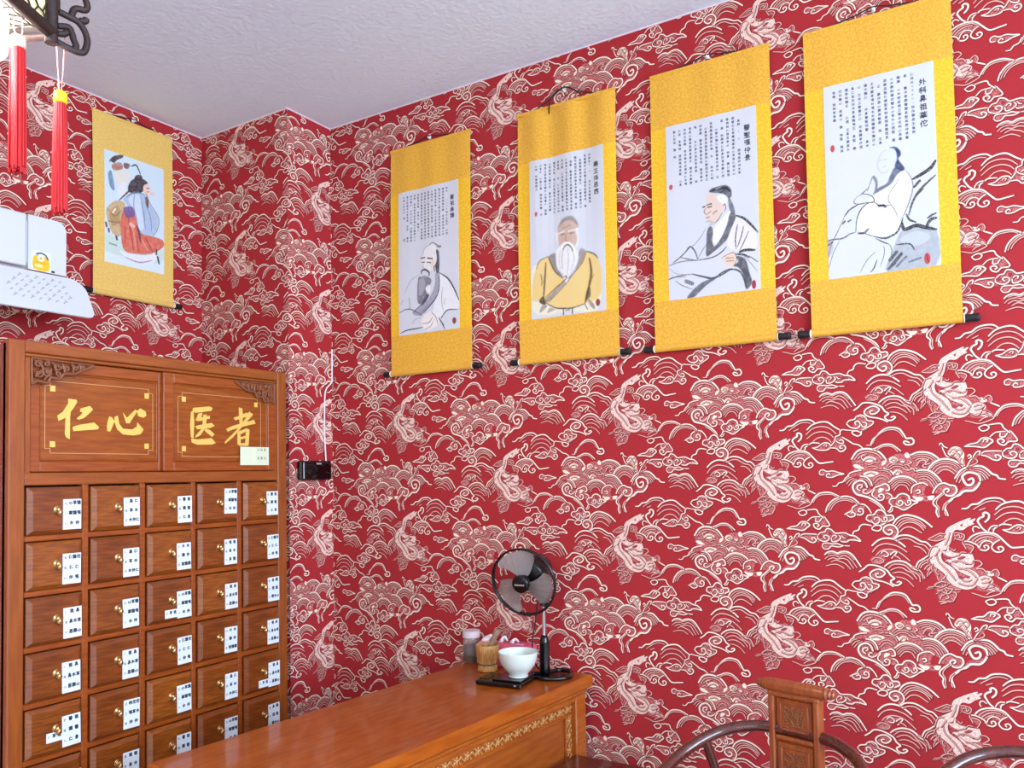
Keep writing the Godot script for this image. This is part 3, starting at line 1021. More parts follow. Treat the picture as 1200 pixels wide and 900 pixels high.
func portrait_three(ink: Ink):
	ink.wash("ece0d8",0.9,[318,487,375,528,404,570,401,643,335,639,314,635,275,604,289,544])
	ink.wash("e4c8b4",1,[184,364,213,357,244,373,243,404,267,421,261,445,234,484,222,495,190,483,181,456,185,437,172,432,170,409,186,399])
	ink.wash("e9e6e4",1,[234,377,263,370,281,393,274,416,249,405])
	ink.wash("55545a",0.95,[200,348,210,335,239,331,276,332,297,352,300,384,287,394,275,379,257,366,225,357])
	ink.wash("66646a",0.9,[287,388,307,429,313,467,297,465,286,425])
	ink.wash("f4f0ec",1,[216,588,213,531,240,498,285,456,291,466,251,563])
	ink.wash("5a585e",0.95,[291,463,318,478,289,544,269,584,212,625,180,639,181,582,186,526,202,504,213,531,208,574,219,601,251,563,277,511])
	ink.wash("4a484e",0.95,[313,660,352,678,369,742,379,787,354,814,344,769,338,738,321,711,297,701,322,686])
	ink.wash("55545a",0.9,[84,816,124,776,170,751,221,746,176,771,137,803,117,817])
	ink.wash("e6c6b0",1,[248,659,274,647,304,643,313,666,309,690,290,706,266,687])
	ink.brush("222228",8.1,[207,346,238,343,276,345,294,364])
	ink.brush("333338",4.6,[250,362,276,348])
	ink.brush("9a9aa0",4.6,[232,342,251,337])
	ink.brush("4a4240",5.2,[189,406,208,404])
	ink.brush("4a4240",4.6,[169,412,179,411])
	ink.brush("332a28",4.1,[192,418,209,416])
	ink.brush("8a6a58",3.5,[182,421,174,435,186,451])
	ink.brush("8a5a50",3.5,[183,464,198,462])
	ink.brush("bbb4b0",8.1,[181,482,197,481,215,495,196,498])
	ink.brush("b08a74",7,[216,450,231,440])
	ink.brush("8a6a58",3.5,[261,426,269,415,273,438,264,451])
	ink.brush("7a5a48",3.5,[222,495,238,482,257,454])
	ink.brush("a08a7c",4.6,[191,445,204,438])
	ink.brush("2a282c",8.1,[318,478,351,496,381,529,410,568])
	ink.brush("88827e",2.9,[180,512,156,546,123,579,104,582])
	ink.brush("44403e",5.2,[85,600,107,583,129,612,138,645])
	ink.brush("55504e",4.6,[107,583,63,621,23,646])
	ink.brush("88827e",3.5,[181,582,161,611,138,648])
	ink.brush("55504e",4.1,[57,626,109,644,134,651])
	ink.brush("55504e",4.6,[323,519,312,579,314,629])
	ink.brush("66605e",4.6,[350,530,337,577,321,618])
	ink.brush("77706c",4.6,[371,558,348,604,329,638])
	ink.brush("222222",9.3,[328,645,353,639,395,645])
	ink.brush("333333",7,[313,651,347,659,370,675])
	ink.brush("77706c",4.1,[371,669,406,699])
	ink.brush("99938f",3.5,[347,665,370,693,404,741])
	ink.brush("66605e",3.5,[3,656,63,646,134,651])
	ink.brush("44403e",4.6,[128,651,205,649,249,631,271,610])
	ink.brush("55504e",4.1,[1,721,48,711,113,711])
	ink.brush("3a3836",7,[113,711,164,731,202,743,240,736,290,715])
	ink.brush("3a3836",5.8,[221,739,259,720,296,716,332,737,355,802])
	ink.brush("8a6050",2.9,[267,662,301,665])
	ink.brush("8a6050",2.9,[270,676,302,678])
	ink.brush("8a6050",2.9,[248,659,274,647,304,643,315,673,303,699])
	ink.brush("77706c",3.5,[34,732,60,755,111,781])
	ink.brush("66646a",13,[83,740,111,755])
	ink.brush("77706c",3.5,[1,718,28,713,81,719])
	ink.brush("aaa4a0",2.9,[2,669,42,701,107,710])
	ink.stamp("c2504c",1,[29,290,28,297,23,302,18,302,13,297,12,290,13,282,18,278,23,278,28,282])
	ink.stamp("a83038",1,[396,797,395,809,390,816,385,816,380,809,378,797,380,785,385,778,390,778,395,785])

func portrait_four(ink: Ink):
	ink.wash("8f9396",0.6,[255,711,280,662,333,649,404,677,399,818,227,825,235,760])
	ink.wash("c9ccd0",0.7,[273,694,333,671,384,699,354,727,307,726])
	ink.wash("9a9aa0",0.55,[-9,667,15,658,20,699,-10,736])
	ink.wash("f2eeec",0.9,[184,492,270,436,306,424,327,494,294,599,250,670,172,664,115,620,126,555])
	ink.wash("555a66",0.9,[289,414,265,399,246,431,233,459,196,474,180,495,221,479,251,462,270,433])
	ink.wash("2e3a5c",1,[247,315,268,315,285,334,288,354,278,369,300,410,288,419,265,396,273,371,273,344,265,323])
	ink.wash("6a6a70",0.9,[186,419,198,435,198,468,187,486,191,453,183,428])
	ink.line("a79c96",2,[207,349,201,375,208,403,229,414,241,404])
	ink.line("a79c96",2.7,[224,360,237,359])
	ink.line("a79c96",2.7,[209,360,215,359])
	ink.line("a79c96",2,[220,389,233,385])
	ink.line("a79c96",2,[266,376,270,390])
	ink.line("a79c96",2,[235,322,216,332,207,349])
	ink.brush("88827e",4.1,[303,420,322,454,327,494,314,544,294,593,276,622])
	ink.brush("3a3836",6.1,[288,611,268,660,238,678,214,681,184,669])
	ink.brush("77726e",3.4,[214,681,172,664,136,644])
	ink.brush("55504e",4.1,[183,525,158,527,132,549,116,587,110,640])
	ink.brush("55504e",3.4,[122,490,106,510,121,523,158,524,183,525,177,501,147,485,122,490])
	ink.brush("77726e",3.4,[160,474,180,424,189,419])
	ink.brush("55504e",3.4,[138,483,160,467])
	ink.brush("44403e",3.4,[183,525,206,546,242,550])
	ink.brush("222222",7.5,[201,545,213,546])
	ink.brush("222222",7.5,[217,546,225,553])
	ink.brush("77726e",2.7,[244,497,237,529,259,573,270,608])
	ink.brush("44403e",4.8,[124,524,89,541,69,565])
	ink.brush("77726e",2.7,[281,449,257,480,244,497])
	ink.brush("77726e",3.4,[69,565,42,621,15,671,0,724])
	ink.brush("444444",5.4,[62,594,70,585])
	ink.brush("444444",5.4,[83,589,92,585])
	ink.brush("55504e",4.8,[-10,660,15,654,60,655,86,642,105,639])
	ink.brush("333333",6.8,[119,644,142,646,158,633])
	ink.brush("77726e",2.7,[47,663,20,713,-1,778])
	ink.brush("77726e",2.7,[182,732,150,760,121,809])
	ink.brush("44403e",4.1,[187,766,174,797,161,812])
	ink.brush("77726e",2.7,[205,689,237,714,242,748,228,792])
	ink.brush("77726e",2.7,[213,710,215,744,198,794])
	ink.brush("55504e",4.1,[184,676,213,697,231,707])
	ink.brush("222222",11,[284,630,292,658,333,649,368,664,404,677])
	ink.brush("333333",4.8,[261,715,308,719,324,745])
	ink.brush("333333",6.1,[300,597,311,622,334,636])
	ink.brush("222222",11,[328,461,363,446,393,429,411,404])
	ink.brush("333333",7.5,[333,492,352,473])
	ink.brush("333333",6.8,[309,602,325,552,350,512,379,485,409,462])
	ink.brush("444444",6.8,[337,529,361,507])
	ink.brush("333333",6.1,[375,627,392,617,406,613])
	ink.brush("333333",9.5,[368,664,386,635,406,632])
	ink.brush("444444",9.5,[235,773,260,744])
	ink.brush("444444",9.5,[240,797,277,754])
	ink.brush("555555",8.2,[228,808,252,789])
	ink.brush("666666",6.8,[258,803,294,769])
	ink.brush("666666",5.4,[305,791,346,781])
	ink.brush("555555",6.1,[-8,681,18,665])
	ink.stamp("c24a4c",1,[39,269,38,278,33,284,28,284,24,278,22,269,24,261,28,255,33,255,38,261])
	ink.stamp("c24a4c",1,[380,787,378,801,372,809,366,809,360,801,358,787,360,774,366,766,372,766,378,774])
	ink.brush("7a2020",3.4,[367,771,372,801])

func portrait_five(ink: Ink):
	ink.wash("cfe0e4",0.8,[-7,0,418,-9,418,456,-3,472])
	ink.wash("c4d8c4",0.7,[-3,537,158,564,418,549,421,607,279,671,3,644])
	ink.wash("dde8e2",0.7,[3,655,279,666,421,641,420,713,6,721])
	ink.wash("e6dccc",1,[75,121,158,93,165,161,87,197])
	ink.wash("b07868",1,[50,85,110,53,122,90,62,117])
	ink.wash("e8e4e0",0.9,[99,192,148,177,136,249,87,275])
	ink.wash("6a86a0",0.9,[24,148,47,130,66,236,50,246,30,212])
	ink.wash("4a3c38",1,[38,58,69,22,124,-1,122,18,87,42,64,70])
	ink.wash("6a4a40",0.9,[134,47,172,46,158,79,131,76])
	ink.wash("a9b8d2",0.9,[128,294,146,261,206,214,279,215,316,275,367,342,357,437,304,486,230,482,200,364])
	ink.wash("d8e0ec",0.9,[158,280,206,233,242,239,254,338,267,437,233,456,212,360])
	ink.wash("caa878",1,[13,375,76,309,137,312,125,373,111,522,51,526,17,440])
	ink.wash("b08a58",0.8,[30,409,88,339,99,435,53,479])
	ink.wash("d8644c",1,[113,387,158,350,206,373,245,476,329,478,403,486,408,531,317,597,218,620,133,617,109,532])
	ink.wash("e8e4ec",1,[100,622,159,631,279,617,357,586,344,649,255,679,159,677])
	ink.wash("78588a",1,[126,344,188,320,203,374,146,402])
	ink.wash("3e3036",1,[158,198,189,140,254,113,299,127,276,152,262,197,218,221,167,229])
	ink.wash("44343a",1,[203,124,227,96,259,100,249,128,213,139])
	ink.wash("f0c8b2",1,[267,155,299,138,316,156,311,192,286,213,267,196])
	ink.wash("f0c8b2",1,[314,187,346,184,344,201,316,207])
	ink.wash("7a5040",0.9,[279,229,301,234,301,297,284,286])
	ink.brush("5a3428",8,[99,299,158,230,176,211])
	ink.brush("5a3428",5,[291,166,306,164])
	ink.brush("a8604c",4,[294,190,306,186])
	ink.brush("4a3a3c",6,[289,208,299,246,291,296])
	ink.brush("6a7890",6,[146,267,206,216,279,217])
	ink.brush("7a88a0",5,[206,216,196,308,220,394])
	ink.brush("7a88a0",5,[245,241,267,334,279,445])
	ink.brush("7a88a0",5,[279,263,316,355,323,445])
	ink.brush("3a3036",8,[184,54,218,37,249,95])
	ink.brush("88909c",6,[279,194,316,264,374,340,367,423,329,480])
	ink.brush("a83a30",7,[158,397,176,493,194,600])
	ink.brush("b04438",6,[218,505,230,603])
	ink.brush("a83a30",6,[279,502,329,581])
	ink.brush("b8483c",6,[135,459,135,570])
	ink.brush("e8a090",6,[176,415,200,509,212,596])
	ink.brush("e8a090",7,[255,519,292,578])
	ink.brush("f0c0c0",20,[176,437,192,444])
	ink.brush("5a4048",14,[218,438,233,479,242,533])
	ink.brush("333333",10,[8,469,12,490])
	ink.brush("333333",10,[25,503,28,521])
	ink.brush("333333",10,[76,539,81,558])
	ink.brush("333333",9,[360,562,357,592])
	ink.brush("333333",10,[367,607,377,648])
	ink.brush("9a8a9a",7,[135,658,231,673,329,638])
	ink.brush("88705a",6,[19,379,65,411,111,365])
	ink.brush("88705a",6,[25,454,99,446])
	ink.brush("fff0e0",8,[53,392,70,365])
	ink.brush("4a4a50",7,[35,68,41,57])
	ink.brush("7a9a88",8,[31,594,77,597])
	ink.brush("c86a58",9,[99,435,105,466])

# ------------------------------------------------------------------ setting
func wp(along: float, y: float, a0: float, y0: float) -> Vector2:
	return Vector2((along - a0) / 1.06, (y0 - y) / 0.518)

func build_shell():
	var paper: Material = M.paper
	# scroll wall
	var st := mb()
	quad_uv(st, Vector3(XW, CEIL, ZW), Vector3(XW, CEIL, 3.3), Vector3(XW, 0, 3.3), Vector3(XW, 0, ZW), wp(ZW, CEIL, -2.186, 1.8865), wp(3.3, 0, -2.186, 1.8865))
	bx(st, Vector3(XW + 0.062, CEIL / 2, 0), Vector3(0.12, CEIL, 6.84))
	struct("wall_right", st, paper)
	# cabinet wall
	st = mb()
	quad_uv(st, Vector3(-2.6, CEIL, ZW), Vector3(XW, CEIL, ZW), Vector3(XW, 0, ZW), Vector3(-2.6, 0, ZW), wp(-2.6, CEIL, 2.377, 2.40), wp(XW, 0, 2.377, 2.40))
	bx(st, Vector3(0.1, CEIL / 2, ZW - 0.062), Vector3(5.4, CEIL, 0.12))
	struct("wall_back", st, paper)
	# the pier in the corner
	st = mb()
	quad_uv(st, Vector3(2.53, CEIL, ZW), Vector3(2.53, CEIL, -2.71), Vector3(2.53, 0, -2.71), Vector3(2.53, 0, ZW), wp(ZW, CEIL, -2.953, 2.681), wp(-2.71, 0, -2.953, 2.681))
	quad_uv(st, Vector3(2.53, CEIL, -2.71), Vector3(XW, CEIL, -2.71), Vector3(XW, 0, -2.71), Vector3(2.53, 0, -2.71), wp(2.53, CEIL, 2.827, 2.411), wp(XW, 0, 2.827, 2.411))
	struct("wall_pier", st, paper)
	# the two walls behind the viewer, with a shop window and a glazed doorway
	st = mb()
	bx(st, Vector3(0.1, 0.60, 3.36), Vector3(5.4, 1.2, 0.12))
	bx(st, Vector3(0.1, 3.09, 3.36), Vector3(5.4, 0.18, 0.12))
	bx(st, Vector3(-2.3, 2.1, 3.36), Vector3(0.6, 1.8, 0.12))
	bx(st, Vector3(2.6, 2.1, 3.36), Vector3(0.4, 1.8, 0.12))
	struct("wall_front", st, M.plaster)
	st = mb()
	bx(st, Vector3(-2.66, 2.7, 0), Vector3(0.12, 0.96, 6.84))
	bx(st, Vector3(-2.66, 1.11, -2.4), Vector3(0.12, 2.22, 2.0))
	bx(st, Vector3(-2.66, 1.11, 2.0), Vector3(0.12, 2.22, 2.8))
	struct("wall_left", st, M.plaster)
	st = mb()
	for x in [-1.98, -0.65, 0.75, 2.38]:
		bx(st, Vector3(x, 2.1, 3.33), Vector3(0.05, 1.8, 0.06), 0.004)
	for y in [1.22, 2.98]:
		bx(st, Vector3(0.2, y, 3.33), Vector3(4.4, 0.05, 0.06), 0.004)
	var win := struct("window_1", st, M.frame)
	st = mb()
	bx(st, Vector3(0.2, 2.1, 3.34), Vector3(4.36, 1.76, 0.006))
	part("pane", st, M.pane, win)
	st = mb()
	for z in [-1.37, -0.4, 0.57]:
		bx(st, Vector3(-2.63, 1.11, z), Vector3(0.06, 2.22, 0.06), 0.004)
	for y in [0.06, 2.19]:
		bx(st, Vector3(-2.63, y, -0.4), Vector3(0.06, 0.08, 1.94), 0.004)
	var dr := struct("door_1", st, M.frame)
	st = mb()
	bx(st, Vector3(-2.63, 1.12, -0.4), Vector3(0.006, 2.1, 1.9))
	part("pane", st, M.pane, dr)
	st = mb()
	bx(st, Vector3(0.1, CEIL + 0.06, 0), Vector3(5.64, 0.12, 6.84))
	struct("ceiling", st, M.ceiling)
	st = mb()
	bx(st, Vector3(0.1, -0.06, 0), Vector3(5.64, 0.12, 6.84))
	struct("floor", st, M.floor)
	# the pale bead of caulk between wallpaper and ceiling
	st = mb()
	bx(st, Vector3(XW - 0.002, CEIL - 0.002, 0.3), Vector3(0.004, 0.004, 6.0))
	bx(st, Vector3(0.0, CEIL - 0.002, ZW + 0.002), Vector3(5.06, 0.004, 0.004))
	bx(st, Vector3(2.528, CEIL - 0.002, -3.0), Vector3(0.004, 0.004, 0.58))
	bx(st, Vector3(2.66, CEIL - 0.002, -2.708), Vector3(0.28, 0.004, 0.004))
	struct("trim_1", st, M.caulk)

# ------------------------------------------------------------------ scrolls
# a sheet that bows gently out of its plane: a slab with two faces and edges
func sheet(x0: float, x1: float, y0: float, y1: float, lift: float, thick: float, bow: Callable, nx: int, ny: int) -> SurfaceTool:
	var st := mb()
	var f := func(i: int, j: int, back: bool) -> Vector3:
		var x := lerpf(x0, x1, float(i) / nx)
		var y := lerpf(y0, y1, float(j) / ny)
		return Vector3(x, y, bow.call(x, y) + lift - (thick if back else 0.0))
	for back in [false, true]:
		for i in nx:
			for j in ny:
				var q4: Array[Vector3] = []
				var uv: Array[Vector2] = []
				for c in [[i, j], [i + 1, j], [i + 1, j + 1], [i, j + 1]]:
					q4.append(f.call(c[0], c[1], back))
					uv.append(Vector2(float(c[0]) / nx, 1.0 - float(c[1]) / ny))
				var n := (q4[1] - q4[0]).cross(q4[3] - q4[0]).normalized() * (-1.0 if back else 1.0)
				for k in ([0, 1, 2, 0, 2, 3] if back else [0, 2, 1, 0, 3, 2]):
					vert(st, q4[k], n, uv[k])
	for i in nx:
		for j in [0, ny]:
			quad(st, f.call(i, j, false), f.call(i + 1, j, false), f.call(i + 1, j, true), f.call(i, j, true), Vector3(0, -1 if j == 0 else 1, 0))
	for j in ny:
		for i in [0, nx]:
			quad(st, f.call(i, j, false), f.call(i, j + 1, false), f.call(i, j + 1, true), f.call(i, j, true), Vector3(-1 if i == 0 else 1, 0, 0))
	return st

# origin at the top centre of the silk; y down to -h
func scroll(label: String, at: Vector3, turn: float, w: float, h: float, px: float, pw: float, pt: float, ph: float, which: int, silk: Material, border: Material, glyphs: Dictionary, wavy: float, cord_up: float):
	var t := thing("hanging_scroll", label, "scroll", at, turn, "yellow silk scrolls on the walls")
	var bow := func(x: float, y: float) -> float:
		var k := clampf(-y / h, 0.0, 1.0)
		return 0.012 + 0.010 * k + wavy * sin(x * 42.0 + 0.8) * pow(1.0 - k, 1.5) * 0.004 + 0.004 * sin(k * PI)
	part("silk_panel", sheet(-w / 2, w / 2, -pt, -0.004, 0.0, 0.002, bow, 24, 6), silk, t)
	part("silk_panel", sheet(-w / 2, w / 2, -h, -pt - ph, 0.0, 0.002, bow, 12, 6), silk, t)
	part("silk_border", sheet(-w / 2, px, -pt - ph, -pt, -0.0002, 0.002, bow, 3, 10), border, t)
	part("silk_border", sheet(px + pw, w / 2, -pt - ph, -pt, -0.0002, 0.002, bow, 3, 10), border, t)
	part("painting", sheet(px - 0.001, px + pw + 0.001, -pt - ph - 0.001, -pt + 0.001, 0.0009, 0.002, bow, 12, 16), picture(which, glyphs), t)
	var st := mb()
	tube(st, PackedVector3Array([Vector3(-w / 2, -0.004, 0.010), Vector3(w / 2, -0.004, 0.010)]), 0.007, 8)
	part("top_rod", st, silk, t)
	st = mb()
	tube(st, PackedVector3Array([Vector3(-w / 2 - 0.001, -h - 0.004, 0.020), Vector3(w / 2 + 0.001, -h - 0.004, 0.020)]), 0.0125, 16)
	part("roller", st, silk, t)
	for s in [-1.0, 1.0]:
		st = mb()
		lathe(st, [Vector2(0, 0), Vector2(0.0135, 0), Vector2(0.0135, 0.003), Vector2(0.0128, 0.004)], 16, Transform3D(Basis(Vector3(0, 0, 1), -s * PI / 2), Vector3(s * (w / 2 + 0.001), -h - 0.004, 0.020)))
		part("ring", st, M.white, t)
		st = mb()
		lathe(st, [Vector2(0, 0), Vector2(0.012, 0), Vector2(0.0125, 0.006), Vector2(0.0115, 0.016), Vector2(0.0128, 0.024), Vector2(0.0128, 0.036), Vector2(0.011, 0.040), Vector2(0, 0.041)], 16, Transform3D(Basis(Vector3(0, 0, 1), -s * PI / 2), Vector3(s * (w / 2 + 0.004), -h - 0.004, 0.020)))
		part("knob", st, M.black, t)
	st = mb()
	tube(st, curve(PackedVector3Array([Vector3(-w * 0.3, 0.002, 0.010), Vector3(-w * 0.12, cord_up * 0.55, 0.012), Vector3(0.0, cord_up, 0.014), Vector3(w * 0.12, cord_up * 0.55, 0.012), Vector3(w * 0.3, 0.002, 0.010)])), 0.0022, 6)
	if cord_up > 0.03:
		tube(st, curve(PackedVector3Array([Vector3(-0.006, cord_up, 0.015), Vector3(-0.05, cord_up * 0.55, 0.02), Vector3(-0.062, -0.005, 0.022), Vector3(-0.064, -0.035, 0.021)])), 0.003, 6)
		tube(st, curve(PackedVector3Array([Vector3(0.0, cord_up, 0.015), Vector3(0.03, cord_up * 0.8, 0.02), Vector3(0.07, cord_up * 0.25, 0.018)])), 0.003, 6)
	part("cord", st, M.cord, t)
	st = mb()
	bx(st, Vector3(0, cord_up * 0.9, 0.006), Vector3(0.012, 0.022, 0.010), 0.003)
	bx(st, Vector3(0, cord_up * 0.9 - 0.006, 0.014), Vector3(0.006, 0.006, 0.014), 0.001)
	part("hook", st, M.white, t)
	return t

# ------------------------------------------------------------------ medicine cabinet
func drawer_shape(w: float, h: float, d: float, bev: float) -> SurfaceTool:
	var st := mb()
	var a := [Vector3(-w / 2, -h / 2, 0), Vector3(w / 2, -h / 2, 0), Vector3(w / 2, h / 2, 0), Vector3(-w / 2, h / 2, 0)]
	var e := 0.005
	var b := []
	var c := []
	for p in a:
		b.append(Vector3(p.x, p.y, e))
		c.append(Vector3(p.x - signf(p.x) * bev, p.y - signf(p.y) * bev, d))
	var outs := [Vector3.DOWN, Vector3.RIGHT, Vector3.UP, Vector3.LEFT]
	for i in 4:
		var j := (i + 1) % 4
		quad(st, a[i] - Vector3(0, 0, 0.06), a[j] - Vector3(0, 0, 0.06), b[j], b[i], outs[i])
		quad(st, b[i], b[j], c[j], c[i], outs[i] + Vector3(0, 0, 0.5))
	quad(st, c[0], c[1], c[2], c[3], Vector3(0, 0, 1))
	return st

func sticker_mat(seed_: int, rows: int) -> StandardMaterial3D:
	var ink := Ink.new(84, 44 * rows, Color("e3e9ee"))
	var r := RandomNumberGenerator.new()
	r.seed = seed_
	var g: Dictionary = M.glyphs
	var keys := g.keys()
	for row in rows:
		ink.line("c3ccd4", 1.0, [2, row * 44 + 43, 82, row * 44 + 43])
		var dense := r.randf() < 0.3
		ink.glyph(g[keys[r.randi() % keys.size()]], Vector2(6, row * 44 + 12), 13.0, 1.2, Color("5b6570"), 0.7)
		for k in (3 if dense else 2):
			var x := (26 + 19 * k) if dense else (30 + 27 * k)
			ink.glyph(g[keys[r.randi() % keys.size()]], Vector2(x, row * 44 + 7), 17.0, 3.2, Color("23303c"), 0.95)
		for k in 6:
			ink.line("9fb2c0", 1.0, [28 + k * 8, row * 44 + 33, 33 + k * 8, row * 44 + 33])
	var m := mat(Color.WHITE, 0.45)
	m.albedo_texture = ink.texture()
	return m

func sticker_mesh(w: float, h: float) -> SurfaceTool:
	var st := mb()
	quad_uv(st, Vector3(-w / 2, h / 2, 0.0006), Vector3(w / 2, h / 2, 0.0006), Vector3(w / 2, -h / 2, 0.0006), Vector3(-w / 2, -h / 2, 0.0006), Vector2.ZERO, Vector2.ONE)
	bx(st, Vector3.ZERO, Vector3(w, h, 0.0008))
	return st

func fretwork(s: float) -> SurfaceTool:
	# a pierced corner carving: vine, curls and leaves, corner at the origin, running to s * x and down
	var st := mb()
	var k := func(flat: Array) -> PackedVector3Array:
		var p := PackedVector3Array()
		for i in range(0, flat.size() - 1, 2):
			p.append(Vector3(flat[i] * s, -flat[i + 1], 0.0) * 0.001)
		return curve(p, 4)
	tube(st, k.call([0, 2, 60, 3, 120, 4, 205, 5]), 0.0035, 6)
	tube(st, k.call([2, 0, 2, 40, 3, 86]), 0.0035, 6)
	tube(st, k.call([2, 84, 22, 74, 50, 78, 62, 60, 90, 62, 104, 44, 140, 40, 168, 26, 205, 8]), 0.0055, 7)
	for c in [[22, 20, 13, 1.0, 0.4], [48, 16, 10, -1.0, 2.0], [24, 50, 14, -1.0, 1.0], [52, 44, 15, 1.0, 3.0], [82, 22, 13, -1.0, 0.2], [84, 46, 10, 1.0, 4.4], [112, 24, 12, 1.0, 2.5], [142, 20, 9, -1.0, 0.9], [166, 15, 7, 1.0, 3.6]]:
		tube(st, move(curl(Vector3.ZERO, c[2] * 0.001, 1.2, c[4], c[3]), Transform3D(Basis.IDENTITY, Vector3(c[0] * s, -c[1], 0) * 0.001)), 0.0042, 6)
	for l in [[8, 8, 40, 40], [36, 30, 62, 60], [62, 8, 78, 40], [96, 10, 104, 44], [128, 8, 134, 36], [12, 62, 36, 34], [40, 70, 64, 30], [150, 8, 158, 28]]:
		tube(st, k.call([l[0], l[1], (l[0] + l[2]) * 0.5 + 5, (l[1] + l[3]) * 0.5 - 4, l[2], l[3]]), [0.003, 0.0035, 0.0042, 0.005, 0.0055, 0.005, 0.004, 0.003, 0.0025], 6)
	return st

func gold_polys(st: SurfaceTool, polys: Array, z: float):
	# letter outlines traced in the panel's own plane, in tenths of a millimetre
	for i in polys.size():
		var p := v2(polys[i], 0.0001)
		prism(st, p, z, z + 0.0012 + 0.0001 * i)

func build_cabinet():
	var x0 := 1.308
	var x1 := 2.432
	var z := -2.62
	var t := thing("medicine_cabinet", "tall reddish-brown wooden medicine cabinet with rows of small labelled drawers, by the pier", "cabinet", Vector3((x0 + x1) / 2, 0, z))
	var hw := (x1 - x0) / 2
	var cx := (x0 + x1) / 2
	var st := mb()
	bx(st, Vector3(-hw + 0.012, 0.985, -0.31), Vector3(0.024, 1.94, 0.58), 0.002)
	bx(st, Vector3(hw - 0.012, 0.985, -0.31), Vector3(0.024, 1.94, 0.58), 0.002)
	bx(st, Vector3(0, 0.98, -0.605), Vector3(hw * 2 - 0.02, 1.94, 0.012))
	bx(st, Vector3(0, 1.945, -0.31), Vector3(hw * 2 - 0.05, 0.02, 0.58))
	bx(st, Vector3(0, 0.75, -0.07), Vector3(hw * 2 - 0.06, 1.48, 0.01))
	bx(st, Vector3(0, 0.06, -0.3), Vector3(hw * 2 - 0.05, 0.1, 0.56))
	part("carcass", st, M.cab_side, t)
	# face frame: posts, top rail and the lattice between the drawers
	st = mb()
	for s in [-1.0, 1.0]:
		st = mb()
		bx(st, Vector3(s * (hw - 0.0245), 0.983, -0.02), Vector3(0.049, 1.966, 0.04), 0.004)
		part("post", st, M.cab_post, t)
		st = mb()
		bx(st, Vector3(s * (hw - 0.0585), 1.725, -0.022), Vector3(0.019, 0.38, 0.034), 0.003)
		part("bead", st, M.cab_post, t)
	for e in [[1.947, 0.0195, 0.038, 0.039], [1.922, 0.022, 0.012, 0.03], [1.528, 0.021, 0.040, 0.038], [0.05, 0.021, 0.1, 0.038]]:
		st = mb()
		bx(st, Vector3(0, e[0], -e[1]), Vector3(hw * 2 - 0.098, e[2], e[3]), 0.003)
		part("rail", st, M.cab_rail, t)
	var cols := [1.359, 1.5675, 1.7755, 1.985, 2.199]
	var wid := [0.182, 0.182, 0.186, 0.189, 0.187]
	var tops := []
	for r in 8:
		tops.append(1.503 - 0.1735 * r)
	st = mb()
	for c in 4:
		var a: float = cols[c] + wid[c]
		var b: float = cols[c + 1]
		bx(st, Vector3((a + b) / 2 - cx, 0.80, -0.022), Vector3(b - a - 0.004, 1.42, 0.036), 0.003)
	for r in 7:
		bx(st, Vector3(0, tops[r] - 0.1625, -0.0225), Vector3(hw * 2 - 0.10, 0.0195, 0.035), 0.003)
	part("lattice", st, M.cab_frame, t)
	# drawers
	var stick := []
	for k in 9:
		stick.append(sticker_mat(100 + k, 3))
	var strip := [sticker_mat(140, 1), sticker_mat(141, 1)]
	var big: ArrayMesh = sticker_mesh(0.060, 0.098).commit()
	var small: ArrayMesh = sticker_mesh(0.052, 0.030).commit()
	var kst := mb()
	lathe(kst, [Vector2(0, 0), Vector2(0.0135, 0), Vector2(0.0135, 0.0015), Vector2(0.011, 0.0025), Vector2(0.0055, 0.003), Vector2(0.005, 0.008), Vector2(0.007, 0.010), Vector2(0.0085, 0.012), Vector2(0.0075, 0.0145), Vector2(0, 0.016)], 14, Transform3D(Basis(Vector3.RIGHT, PI / 2), Vector3.ZERO))
	lathe(kst, [Vector2(0, -0.013), Vector2(0.0055, -0.011), Vector2(0.009, -0.005), Vector2(0.0095, 0.0), Vector2(0.006, 0.006), Vector2(0.003, 0.010), Vector2(0, 0.012)], 14, Transform3D(Basis(Vector3.RIGHT, 0.35), Vector3(0.001, -0.008, 0.0125)))
	var kmesh: ArrayMesh = kst.commit()
	kmesh.surface_set_material(0, M.brass)
	for r in 8:
		for c in 5:
			var w: float = wid[c] - 0.006
			var d := part("drawer", drawer_shape(w, 0.150, 0.017, 0.014), M.drawers[rng.randi() % 3], t)
			d.position = Vector3(cols[c] + wid[c] / 2 - cx, tops[r] - 0.0765, -0.006)
			var kx := -w / 2 + 0.091
			again("knob", kmesh, d, Vector3(kx, 0.003, 0.0165))
			var sx := -w / 2 + (0.138 if c < 2 else 0.142) + rng.randf_range(-0.003, 0.003)
			var up := 0.020 if (r == 0 and c == 3) else 0.0
			var s := again("label_sticker", big, d, Vector3(sx, -0.016 + up + rng.randf_range(-0.004, 0.004), 0.0174), Vector3(0, 0, rng.randf_range(-0.02, 0.02)))
			s.material_override = stick[rng.randi() % 9]
			if (c == 2 and r == 2) or (c == 0 and r == 4) or (c == 4 and r == 4):
				var e := again("label_sticker", small, d, Vector3(sx - 0.054, -0.047 if c != 0 else -0.022, 0.0174))
				e.material_override = strip[rng.randi() % 2]
	# sliding doors
	var gold: Material = M.gold
